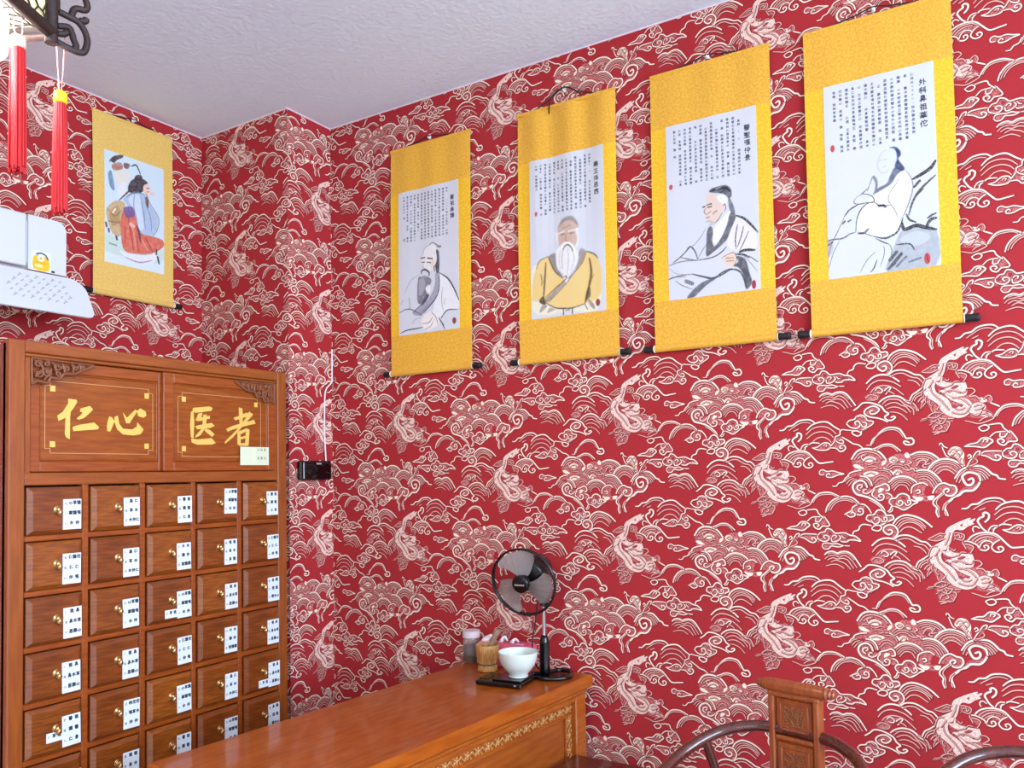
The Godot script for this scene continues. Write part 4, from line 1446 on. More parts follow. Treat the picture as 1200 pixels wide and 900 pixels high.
	for side in 2:
		var ax: float = (1.3715 if side == 0 else 1.8465) - cx
		var bx_: float = (1.880 if side == 0 else 2.3765) - cx
		var dz := -0.030 if side == 0 else -0.012
		var mid := (ax + bx_) / 2
		var wd := bx_ - ax
		st = mb()
		for s in [ax + 0.021, bx_ - 0.021]:
			bx(st, Vector3(s, 1.732, dz), Vector3(0.042, 0.364, 0.016), 0.003)
		bx(st, Vector3(mid, 1.895, dz), Vector3(wd - 0.084, 0.038, 0.016), 0.003)
		bx(st, Vector3(mid, 1.568, dz), Vector3(wd - 0.084, 0.036, 0.016), 0.003)
		var door := part("sliding_door", st, M.cab_frame, t)
		st = mb()
		bx(st, Vector3(mid, 1.732, dz - 0.004), Vector3(wd - 0.080, 0.292, 0.006))
		for e in [[mid, 1.873, wd - 0.084, 0.006], [mid, 1.590, wd - 0.084, 0.006]]:
			bx(st, Vector3(e[0], e[1], dz + 0.001), Vector3(e[2], e[3], 0.006), 0.002)
		for e in [ax + 0.045, bx_ - 0.045]:
			bx(st, Vector3(e, 1.732, dz + 0.001), Vector3(0.006, 0.278, 0.006), 0.002)
		part("door_panel", st, M.door_panel, door)
		var pz := dz - 0.001
		var l: float = (1.4334 if side == 0 else 1.9125) - cx
		var r2: float = (1.8200 if side == 0 else 2.3026) - cx
		var tp := 1.8475 if side == 0 else 1.8447
		var bt := 1.612 if side == 0 else 1.605
		st = mb()
		var g := 0.0016
		bx(st, Vector3((l + r2) / 2, tp, pz), Vector3(r2 - l - 0.034, g, 0.001))
		bx(st, Vector3((l + r2) / 2, bt, pz), Vector3(r2 - l - 0.034, g, 0.001))
		bx(st, Vector3(l, (tp + bt) / 2, pz), Vector3(g, tp - bt - 0.03, 0.001))
		bx(st, Vector3(r2, (tp + bt) / 2, pz), Vector3(g, tp - bt - 0.03, 0.001))
		for sx in [0, 1]:
			for sy in [0, 1]:
				var ex := l if sx == 0 else r2
				var ey := tp if sy == 0 else bt
				var ix := 0.017 * (1.0 if sx == 0 else -1.0)
				var iy := 0.015 * (-1.0 if sy == 0 else 1.0)
				bx(st, Vector3(ex + ix / 2, ey + iy, pz), Vector3(0.017, g, 0.001))
				bx(st, Vector3(ex + ix, ey + iy / 2, pz), Vector3(g, 0.015, 0.001))
		part("gold_line", st, M.gold_line, door)
		for sx in [0, 1]:
			for sy in [0, 1]:
				if side == 1 and sx == 1 and sy == 1:
					continue
				st = mb()
				bx(st, Vector3((l + 0.0245) if sx == 0 else (r2 - 0.0245), (tp - 0.0245) if sy == 0 else (bt + 0.029), pz), Vector3(0.017, 0.019, 0.0016))
				part("gold_square", st, gold, door)
		st = mb()
		gold_polys(st, M.left_letters if side == 0 else M.right_letters, 0.0)
		var le := part("lettering", st, gold, door)
		le.position = Vector3(-cx, 0, pz)
	var note := mb()
	bx(note, Vector3.ZERO, Vector3(0.146, 0.074, 0.001))
	var door2: Node = t.get_child(t.get_child_count() - 1)
	var ink := Ink.new(220, 112, Color("dde3c4"))
	for row in 9:
		ink.line("a9ae98", 1.2, [120, 8 + row * 11, 205, 8 + row * 11])
		ink.line("c2c8ac", 1.0, [12, 14 + row * 10, 90, 14 + row * 10])
	for k in 6:
		ink.glyph(M.glyphs[M.glyphs.keys()[k]], Vector2(128 + (k % 3) * 26, 8 + int(k / 3) * 52), 18.0, 1.8, Color("66705c"), 0.8)
	var nm := mat(Color.WHITE, 0.6)
	nm.albedo_texture = ink.texture()
	quad_uv(note, Vector3(-0.073, 0.037, 0.0008), Vector3(0.073, 0.037, 0.0008), Vector3(0.073, -0.037, 0.0008), Vector3(-0.073, -0.037, 0.0008), Vector2.ZERO, Vector2.ONE)
	var nn := part("paper_note", note, nm, door2)
	nn.position = Vector3(2.2625 - cx, 1.609, -0.0025)
	for s in [1.0, -1.0]:
		var f := part("corner_carving", fretwork(s), M.carving, t)
		f.position = Vector3(-s * (hw - 0.066), 1.914, -0.001)

# ------------------------------------------------------------------ desk
func build_desk():
	var t := thing("desk", "long glossy orange-brown desk with a carved front border, butted against the scroll wall", "desk", Vector3(2.772, 0, -1.360), deg_to_rad(-4.2))
	# local: right front corner of the top at the origin, length towards -x, depth towards -z
	var ln := 1.462
	var dp := 0.535
	var st := mb()
	bx(st, Vector3(-ln / 2, 0.737, -dp / 2), Vector3(ln, 0.046, dp), 0.007)
	part("desktop", st, M.desk_top, t)
	st = mb()
	bx(st, Vector3(-ln / 2, 0.705, -dp / 2), Vector3(ln - 0.03, 0.018, dp - 0.03), 0.005)
	part("molding", st, M.desk, t)
	st = mb()
	bx(st, Vector3(-0.06, 0.348, -0.05), Vector3(0.07, 0.696, 0.06), 0.004)
	bx(st, Vector3(-ln + 0.06, 0.348, -0.05), Vector3(0.07, 0.696, 0.06), 0.004)
	bx(st, Vector3(-0.06, 0.348, -dp + 0.05), Vector3(0.07, 0.696, 0.06), 0.004)
	bx(st, Vector3(-ln + 0.06, 0.348, -dp + 0.05), Vector3(0.07, 0.696, 0.06), 0.004)
	bx(st, Vector3(-ln / 2, 0.687, -0.046), Vector3(ln - 0.19, 0.018, 0.052), 0.003)
	bx(st, Vector3(-ln / 2, 0.08, -0.05), Vector3(ln - 0.19, 0.05, 0.05), 0.004)
	part("frame", st, M.desk, t)
	st = mb()
	bx(st, Vector3(-ln / 2, 0.38, -0.058), Vector3(ln - 0.15, 0.60, 0.02))
	bx(st, Vector3(-0.05, 0.38, -dp / 2), Vector3(0.02, 0.60, dp - 0.12))
	bx(st, Vector3(-ln + 0.05, 0.38, -dp / 2), Vector3(0.02, 0.60, dp - 0.12))
	part("panel", st, M.desk_panel, t)
	# carved strip: two fillets with flowers and leaves between them
	for vertical in [false, true, true]:
		st = mb()
		var run := (ln - 0.19) if not vertical else 0.53
		var n := int(run / 0.052)
		var xf := Transform3D(Basis.IDENTITY, Vector3(-ln / 2, 0.652, -0.044))
		if vertical:
			xf = Transform3D(Basis(Vector3(0, 0, 1), PI / 2), Vector3(-0.114 if t.get_child_count() < 7 else -ln + 0.114, 0.37, -0.044))
		bx(st, xf * Vector3(0, 0, -0.002), (Vector3(run, 0.042, 0.006) if not vertical else Vector3(0.042, run, 0.006)))
		for s in [-1.0, 1.0]:
			bx(st, xf * Vector3(0, s * 0.023, 0.002), (Vector3(run, 0.006, 0.012) if not vertical else Vector3(0.006, run, 0.012)), 0.002)
		part("border_molding", st, M.desk, t)
		st = mb()
		for i in n:
			var x := -run / 2 + (i + 0.5) * run / n
			lathe(st, [Vector2(0, 0.007), Vector2(0.004, 0.006), Vector2(0.0065, 0.003), Vector2(0.007, 0)], 8, xf * Transform3D(Basis(Vector3.RIGHT, PI / 2), Vector3(x, 0, 0.001)))
			for k in 5:
				var a := TAU * k / 5.0
				lathe(st, [Vector2(0, 0.004), Vector2(0.003, 0.003), Vector2(0.004, 0)], 6, xf * Transform3D(Basis(Vector3.RIGHT, PI / 2), Vector3(x + cos(a) * 0.009, sin(a) * 0.009, 0.001)))
			for s in [-1.0, 1.0]:
				tube(st, move(curve(PackedVector3Array([Vector3(x + s * 0.012, 0, 0.003), Vector3(x + s * 0.018, 0.009 * s, 0.005), Vector3(x + s * 0.026, -0.004 * s, 0.003)]), 3), xf), [0.002, 0.003, 0.004, 0.004, 0.003, 0.002, 0.001], 5)
				tube(st, move(curve(PackedVector3Array([Vector3(x + s * 0.012, -0.004 * s, 0.003), Vector3(x + s * 0.016, -0.013 * s, 0.004), Vector3(x + s * 0.023, -0.012 * s, 0.002)]), 3), xf), [0.0015, 0.002, 0.003, 0.003, 0.002, 0.0015, 0.001], 5)
		part("carved_border", st, M.desk_carving, t)

func build_stool():
	var t := thing("stool", "dark red lacquered square-topped stool between the desk and the chair with the rolled crest", "stool", Vector3(2.42, 0, -1.175))
	var st := mb()
	bx(st, Vector3(0, 0.486, 0), Vector3(0.46, 0.028, 0.42), 0.012)
	part("seat", st, M.redwood, t)
	st = mb()
	bx(st, Vector3(0, 0.45, 0), Vector3(0.40, 0.05, 0.36), 0.006)
	part("apron", st, M.redwood, t)
	for sx in [-1.0, 1.0]:
		for sz in [-1.0, 1.0]:
			st = mb()
			bx(st, Vector3(sx * 0.18, 0.22, sz * 0.16), Vector3(0.036, 0.44, 0.036), 0.006)
			part("leg", st, M.redwood, t)
	for s in [-1.0, 1.0]:
		st = mb()
		bx(st, Vector3(0, 0.12, s * 0.16), Vector3(0.33, 0.026, 0.02), 0.004)
		part("stretcher", st, M.redwood, t)

# ------------------------------------------------------------------ chairs
# local: the back stands at the origin, the seat runs towards +x' = front (local -z); width along x
func carved_panel(w: float, h: float, seed_: int) -> SurfaceTool:
	var st := mb()
	var r := RandomNumberGenerator.new()
	r.seed = seed_
	for s in [-1.0, 1.0]:
		for c in [[0.26, 0.26, 0.2], [0.25, -0.22, 0.2], [0.06, 0.02, 0.16], [0.36, 0.02, 0.12], [0.1, 0.34, 0.1], [0.1, -0.34, 0.1]]:
			tube(st, move(curl(Vector3.ZERO, c[2] * minf(w, h) , 1.1 + r.randf() * 0.3, r.randf() * TAU, s, 10), Transform3D(Basis.IDENTITY, Vector3(s * c[0] * w, c[1] * h, 0))), 0.0026, 5)
		tube(st, curve(PackedVector3Array([Vector3(0, -h * 0.42, 0), Vector3(s * w * 0.14, -h * 0.1, 0), Vector3(s * w * 0.05, h * 0.2, 0), Vector3(s * w * 0.4, h * 0.4, 0)]), 4), 0.0028, 5)
		tube(st, curve(PackedVector3Array([Vector3(s * w * 0.44, -h * 0.42, 0), Vector3(s * w * 0.3, -h * 0.3, 0), Vector3(s * w * 0.42, -h * 0.05, 0)]), 4), 0.0024, 5)
	return st

func make_chair(label: String, at: Vector3, turn: float, crest: bool) -> Node3D:
	var t := thing("armchair", label, "chair", at, turn, "carved wooden armchairs along the scroll wall")
	var st := mb()
	bx(st, Vector3(0, 0.455, -0.24), Vector3(0.46, 0.035, 0.46), 0.010)
	part("seat", st, M.redwood, t)
	st = mb()
	bx(st, Vector3(0, 0.41, -0.24), Vector3(0.41, 0.055, 0.40), 0.004)
	part("apron", st, M.redwood, t)
	for sx in [-1.0, 1.0]:
		for z in [-0.02, -0.44]:
			st = mb()
			tube(st, PackedVector3Array([Vector3(sx * 0.205, 0, z), Vector3(sx * 0.20, 0.44, z)]), 0.017, 10)
			part("leg", st, M.redwood, t)
		st = mb()
		tube(st, PackedVector3Array([Vector3(sx * 0.204, 0.1, -0.02), Vector3(sx * 0.204, 0.1, -0.44)]), 0.010, 8)
		part("stretcher", st, M.redwood, t)
		# arm post with a spindle at the side
		st = mb()
		tube(st, curve(PackedVector3Array([Vector3(sx * 0.20, 0.46, -0.41), Vector3(sx * 0.21, 0.56, -0.42), Vector3(sx * 0.240, 0.655, -0.41)]), 4), 0.013, 8)
		part("arm_post", st, M.redwood, t)
		st = mb()
		tube(st, curve(PackedVector3Array([Vector3(sx * 0.20, 0.46, -0.06), Vector3(sx * 0.205, 0.62, -0.06), Vector3(sx * 0.222, 0.757, -0.10)]), 4), 0.013, 8)
		part("back_post", st, M.redwood, t)
	st = mb()
	tube(st, PackedVector3Array([Vector3(-0.204, 0.16, -0.44), Vector3(0.204, 0.16, -0.44)]), 0.011, 8)
	part("stretcher", st, M.redwood, t)
	# the horseshoe rail
	st = mb()
	var p := PackedVector3Array()
	for s in [-1.0, 1.0]:
		var half := [Vector3(s * 0.222, 0.640, -0.50), Vector3(s * 0.242, 0.660, -0.42), Vector3(s * 0.257, 0.692, -0.29), Vector3(s * 0.246, 0.738, -0.155), Vector3(s * 0.198, 0.775, -0.06), Vector3(s * 0.125, 0.795, -0.012), Vector3(s * 0.05, 0.80, 0.004)]
		if s > 0.0:
			half.reverse()
		p.append_array(PackedVector3Array(half))
	tube(st, curve(p, 6), 0.0165, 12)
	part("arm_rail", st, M.redwood_gloss, t)
	# splat: a framed board in sections, each with a carved tablet
	st = mb()
	var top := 0.905 if crest else 0.79
	var sw := 0.146 if crest else 0.15
	bx(st, Vector3(0, (top + 0.47) / 2, 0.008), Vector3(sw, top - 0.47, 0.020), 0.003)
	for s in [-1.0, 1.0]:
		bx(st, Vector3(s * (sw / 2 - 0.009), (top + 0.47) / 2, -0.004), Vector3(0.018, top - 0.47, 0.024), 0.004)
	var secs := [[0.787, 0.895], [0.64, 0.775], [0.48, 0.628]] if crest else [[0.66, 0.775], [0.48, 0.648]]
	for e in secs:
		bx(st, Vector3(0, e[0] - 0.006, -0.004), Vector3(sw - 0.036, 0.012, 0.022), 0.003)
	bx(st, Vector3(0, top - 0.005, -0.004), Vector3(sw - 0.036, 0.012, 0.022), 0.003)
	var splat := part("splat", st, M.chair_splat, t)
	for e in secs:
		var w := sw - 0.044
		var hh: float = e[1] - e[0] - 0.012
		var cy: float = (e[0] + e[1]) / 2
		st = mb()
		bx(st, Vector3(0, cy, -0.004), Vector3(w, hh, 0.008), 0.003)
		for s in [-1.0, 1.0]:
			bx(st, Vector3(s * (w / 2 - 0.012), cy, -0.009), Vector3(0.006, hh - 0.018, 0.006), 0.002)
			bx(st, Vector3(0, cy + s * (hh / 2 - 0.012), -0.009), Vector3(w - 0.018, 0.006, 0.006), 0.002)
		part("tablet", st, M.chair_splat, splat)
		var cv := part("carving", carved_panel(w - 0.034, hh - 0.034, int(e[0] * 100)), M.chair_carving, splat)
		cv.position = Vector3(0, cy, -0.009)
	if crest:
		st = mb()
		var prof := [Vector2(0, -0.113), Vector2(0.006, -0.113), Vector2(0.010, -0.109), Vector2(0.010, -0.106), Vector2(0.0075, -0.1045), Vector2(0.013, -0.101), Vector2(0.0135, -0.0975), Vector2(0.0105, -0.0955), Vector2(0.0165, -0.091), Vector2(0.017, -0.087), Vector2(0.0145, -0.084), Vector2(0.0185, -0.078), Vector2(0.019, 0.0)]
		var full := prof.duplicate()
		for i in range(prof.size() - 2, -1, -1):
			full.append(Vector2(prof[i].x, -prof[i].y))
		lathe(st, full, 18, Transform3D(Basis(Vector3(0, 0, 1), -PI / 2), Vector3(0, 0.918, 0.002)))
		bx(st, Vector3(0, 0.898, -0.002), Vector3(0.15, 0.014, 0.03), 0.004)
		part("crest_roll", st, M.chair_splat, t)
	return t

# ------------------------------------------------------------------ things on the desk
func build_fan():
	var t := thing("desk_fan", "black electric desk fan on a chromed pole with smoky translucent blades", "fan", Vector3(2.655, 0.759, -1.503))
	var st := mb()
	# D-shaped loop base and the two bars that carry the sleeve
	var loop := PackedVector3Array([Vector3(0.0, 0.012, 0.0), Vector3(-0.012, 0.010, -0.045), Vector3(-0.045, 0.010, -0.035), Vector3(-0.06, 0.010, 0.0), Vector3(-0.05, 0.010, 0.06), Vector3(0.0, 0.010, 0.10), Vector3(0.075, 0.010, 0.07), Vector3(0.08, 0.010, 0.015), Vector3(0.02, 0.012, 0.0)])
	tube(st, curve(loop, 6), 0.008, 8)
	bx(st, Vector3(0.010, 0.006, 0.018), Vector3(0.09, 0.008, 0.08), 0.003)
	part("base", st, M.black_gloss, t)
	st = mb()
	bx(st, Vector3(0, 0.075, 0), Vector3(0.034, 0.125, 0.034), 0.008)
	lathe(st, [Vector2(0, 0.155), Vector2(0.011, 0.155), Vector2(0.015, 0.145), Vector2(0.018, 0.13)], 16)
	part("sleeve", st, M.black_gloss, t)
	st = mb()
	tube(st, PackedVector3Array([Vector3(0, 0.14, 0), Vector3(0, 0.275, 0)]), 0.0075, 14)
	part("pole", st, M.chrome, t)
	# head
	var axis := Vector3(-0.96, -0.20, 0.10).normalized()
	var side := Vector3.UP.cross(axis).normalized()
	var upv := axis.cross(side).normalized()
	var hub := Vector3(2.600, 1.114, -1.558) - t.position
	var xf := Transform3D(Basis(side, axis, upv), hub)
	st = mb()
	lathe(st, [Vector2(0, -0.165), Vector2(0.036, -0.158), Vector2(0.058, -0.125), Vector2(0.064, -0.08), Vector2(0.060, -0.035), Vector2(0.05, -0.024), Vector2(0, -0.02)], 24, xf * Transform3D(Basis.IDENTITY, Vector3(0.010, 0, 0.016)))
	tube(st, curve(PackedVector3Array([Vector3(0, 0.262, 0), Vector3(0.006, 0.29, -0.002), xf * Vector3(0, -0.07, -0.045)]), 4), 0.016, 10)
	part("motor", st, M.black_gloss, t)
	st = mb()
	bx(st, xf * Vector3(0.012, -0.10, 0.066), Vector3(0.022, 0.03, 0.022), 0.006)
	part("swing_knob", st, M.silver, t)
	st = mb()
	for ring in [[0.127, 0.0, 0.0042], [0.126, -0.009, 0.004]]:
		var p := PackedVector3Array()
		for k in 49:
			var a := TAU * k / 48.0
			p.append(xf * Vector3(cos(a) * ring[0], ring[1], sin(a) * ring[0]))
		tube(st, p, ring[2], 6, false)
	part("guard_ring", st, M.black_gloss, t)
	st = mb()
	for k in 24:
		var a := TAU * k / 24.0
		var d := Vector3(cos(a), 0, sin(a))
		tube(st, PackedVector3Array([xf * (d * 0.03 + Vector3(0, 0.030, 0)), xf * (d * 0.09 + Vector3(0, 0.026, 0)), xf * (d * 0.120 + Vector3(0, 0.012, 0)), xf * (d * 0.127)]), 0.00022, 4, false)
		tube(st, PackedVector3Array([xf * (d * 0.045 + Vector3(0, -0.04, 0)), xf * (d * 0.10 + Vector3(0, -0.04, 0)), xf * (d * 0.126 + Vector3(0, -0.009, 0))]), 0.00022, 4, false)
	part("guard_wire", st, M.black_gloss, t)
	st = mb()
	lathe(st, [Vector2(0, 0.034), Vector2(0.028, 0.032), Vector2(0.034, 0.026), Vector2(0.034, 0.018), Vector2(0, 0.018)], 24, xf)
	part("badge", st, M.black_gloss, t)
	st = mb()
	for k in 5:
		bx(st, xf * Vector3(-0.016 + k * 0.008, 0.0345, 0.0), Vector3(0.001, 0.006, 0.006), 0.0, Basis(axis, side, upv))
	part("badge_lettering", st, M.silver, t)
	st = mb()
	lathe(st, [Vector2(0, 0.012), Vector2(0.024, 0.010), Vector2(0.028, 0.0), Vector2(0.026, -0.018), Vector2(0, -0.02)], 20, xf)
	part("hub", st, M.black_gloss, t)
	for k in 3:
		st = mb()
		var a0 := TAU * k / 3.0 + 1.52
		var grid := []
		for i in 7:
			var row := []
			var r := lerpf(0.022, 0.118, i / 6.0)
			var spread := lerpf(0.66, 0.74, i / 6.0) * (1.0 if i < 6 else 0.72)
			var lean := lerpf(0.0, 0.35, i / 6.0)
			for j in 7:
				var u := j / 6.0 - 0.5
				var a := a0 + lean + u * 2.0 * spread
				row.append(xf * Vector3(cos(a) * r, -0.004 + u * 0.030 * (0.5 + r * 4.0), sin(a) * r))
			grid.append(row)
		for i in 6:
			for j in 6:
				quad(st, grid[i][j], grid[i + 1][j], grid[i + 1][j + 1], grid[i][j + 1], axis)
				quad(st, grid[i][j] - axis * 0.0012, grid[i + 1][j] - axis * 0.0012, grid[i + 1][j + 1] - axis * 0.0012, grid[i][j + 1] - axis * 0.0012, -axis)
		part("blade", st, M.smoke, t)
	st = mb()
	tube(st, curve(PackedVector3Array([xf * Vector3(0.02, -0.10, -0.02), Vector3(0.02, 0.22, -0.045), Vector3(-0.005, 0.12, -0.05), Vector3(0.01, 0.04, -0.045), Vector3(0.03, 0.012, -0.03)])), 0.003, 6)
	part("cable", st, M.black, t)

func build_desk_things():
	var y := 0.7605
	var t := thing("mortar", "small turned pale wooden mortar with dark streaks standing left of the white bowl", "mortar", Vector3(2.632, y, -1.744))
	var st := mb()
	lathe(st, [Vector2(0, 0), Vector2(0.036, 0), Vector2(0.039, 0.004), Vector2(0.038, 0.018), Vector2(0.034, 0.028), Vector2(0.040, 0.048), Vector2(0.0455, 0.075), Vector2(0.0465, 0.095), Vector2(0.0455, 0.101), Vector2(0.041, 0.101), Vector2(0.039, 0.09), Vector2(0.03, 0.04), Vector2(0.0, 0.03)], 28)
	part("cup", st, M.light_wood, t)
	st = mb()
	lathe(st, [Vector2(0.0352, 0.0245), Vector2(0.0362, 0.0275), Vector2(0.0352, 0.0305)], 28)
	part("waist_ring", st, M.dark_wood, t)
	st = mb()
	lathe(st, [Vector2(0, 0), Vector2(0.012, 0.002), Vector2(0.015, 0.012), Vector2(0.011, 0.03), Vector2(0.009, 0.07), Vector2(0.0115, 0.105), Vector2(0.014, 0.118), Vector2(0.010, 0.130), Vector2(0, 0.133)], 14)
	var pe := part("pestle", st, M.pestle_wood)
	tag(pe, "grey-brown wooden pestle leaning in the pale wooden mortar", "pestle")
	pe.position = Vector3(2.622, y + 0.040, -1.754)
	pe.rotation = Vector3(0.40, 0, -0.20)
	# black scale with the bowl on it
	t = thing("kitchen_scale", "flat black digital scale lying on the desk under the white bowl", "scale", Vector3(2.504, y, -1.584), deg_to_rad(6))
	st = mb()
	bx(st, Vector3(0, 0.010, 0), Vector3(0.125, 0.016, 0.18), 0.004)
	part("body", st, M.black_gloss, t)
	st = mb()
	bx(st, Vector3(0.006, 0.022, 0.028), Vector3(0.108, 0.006, 0.116), 0.002)
	part("plate", st, M.black_gloss, t)
	st = mb()
	bx(st, Vector3(-0.01, 0.0187, -0.07), Vector3(0.05, 0.0015, 0.036))
	part("display", st, M.dark_glass, t)
	st = mb()
	bx(st, Vector3(-0.0655, 0.012, 0.07), Vector3(0.0015, 0.004, 0.008))
	part("mark", st, M.silver, t)
	st = mb()
	lathe(st, [Vector2(0, 0.0), Vector2(0.034, 0.0), Vector2(0.036, 0.003), Vector2(0.035, 0.014), Vector2(0.050, 0.028), Vector2(0.062, 0.046), Vector2(0.069, 0.068), Vector2(0.072, 0.089), Vector2(0.0715, 0.091), Vector2(0.069, 0.090), Vector2(0.064, 0.062), Vector2(0.048, 0.034), Vector2(0.02, 0.02), Vector2(0, 0.019)], 40)
	var bowl := part("bowl", st, M.porcelain)
	tag(bowl, "white porcelain footed bowl standing on the black scale", "bowl")
	bowl.position = Vector3(2.522, y + 0.0255, -1.538)
	# jar
	t = thing("jar", "small clear jar with a pale screw lid and dark contents, leftmost on the desk", "jar", Vector3(2.735, y, -1.889))
	st = mb()
	lathe(st, [Vector2(0, 0), Vector2(0.030, 0), Vector2(0.034, 0.004), Vector2(0.034, 0.088), Vector2(0.031, 0.096), Vector2(0.031, 0.102)], 24)
	part("glass", st, M.jar_glass, t)
	st = mb()
	lathe(st, [Vector2(0, 0.026), Vector2(0.0325, 0.026), Vector2(0.0325, 0.066), Vector2(0, 0.066)], 20)
	part("contents", st, M.black, t)
	st = mb()
	lathe(st, [Vector2(0.0345, 0.004), Vector2(0.0348, 0.006), Vector2(0.0348, 0.024), Vector2(0.0345, 0.026)], 24)
	part("label_band", st, M.dark_wood, t)
	st = mb()
	lathe(st, [Vector2(0, 0.096), Vector2(0.0355, 0.096), Vector2(0.0362, 0.099), Vector2(0.0362, 0.122), Vector2(0.034, 0.125), Vector2(0, 0.125)], 24)
	part("lid", st, M.lid, t)
	# tissue packs
	t = thing("tissue_pack", "pink tissue packet standing between the jar and the mortar", "tissues", Vector3(2.720, y, -1.800), 0.25, "pink tissue packs against the wall")
	st = mb()
	bx(st, Vector3(0, 0.048, 0), Vector3(0.07, 0.092, 0.075), 0.010)
	part("wrapper", st, M.pink_a, t)
	st = mb()
	tube(st, curve(PackedVector3Array([Vector3(0, 0.088, -0.02), Vector3(0.004, 0.104, 0.0), Vector3(0, 0.112, 0.018), Vector3(0, 0.098, 0.03)]), 4), [0.010, 0.012, 0.013, 0.012, 0.011, 0.010, 0.009, 0.009, 0.008, 0.006, 0.004, 0.003, 0.002], 7)
	part("tissue", st, M.white, t)
	t = thing("tissue_pack", "wide pink tissue packet with a lilac pattern behind the white bowl", "tissues", Vector3(2.728, y, -1.672), 0.06, "pink tissue packs against the wall")
	st = mb()
	bx(st, Vector3(0, 0.048, 0), Vector3(0.09, 0.094, 0.15), 0.012)
	part("wrapper", st, M.pink_b, t)
	st = mb()
	for k in 7:
		lathe(st, [Vector2(0, 0.003), Vector2(0.008, 0.002), Vector2(0.011, 0)], 8, Transform3D(Basis(Vector3(0, 0, 1), PI / 2 if k < 5 else 0.0), Vector3(-0.045 if k < 5 else -0.02, 0.068 + 0.012 * (k % 2) if k < 5 else 0.0945, 0.0 + (k % 4) * 0.018)))
	part("flower_print", st, M.lilac, t)
	st = mb()
	for k in 2:
		var z := -0.068 + k * 0.05
		tube(st, curve(PackedVector3Array([Vector3(0.0, 0.09, z), Vector3(-0.006, 0.104, z + 0.008), Vector3(0.004, 0.114 - 0.006 * k, z + 0.014), Vector3(0.0, 0.1, z + 0.03)]), 4), [0.011, 0.010, 0.009, 0.008, 0.007, 0.006, 0.005, 0.005, 0.006, 0.006, 0.005, 0.004, 0.003], 7)
	part("tissue", st, M.white, t)

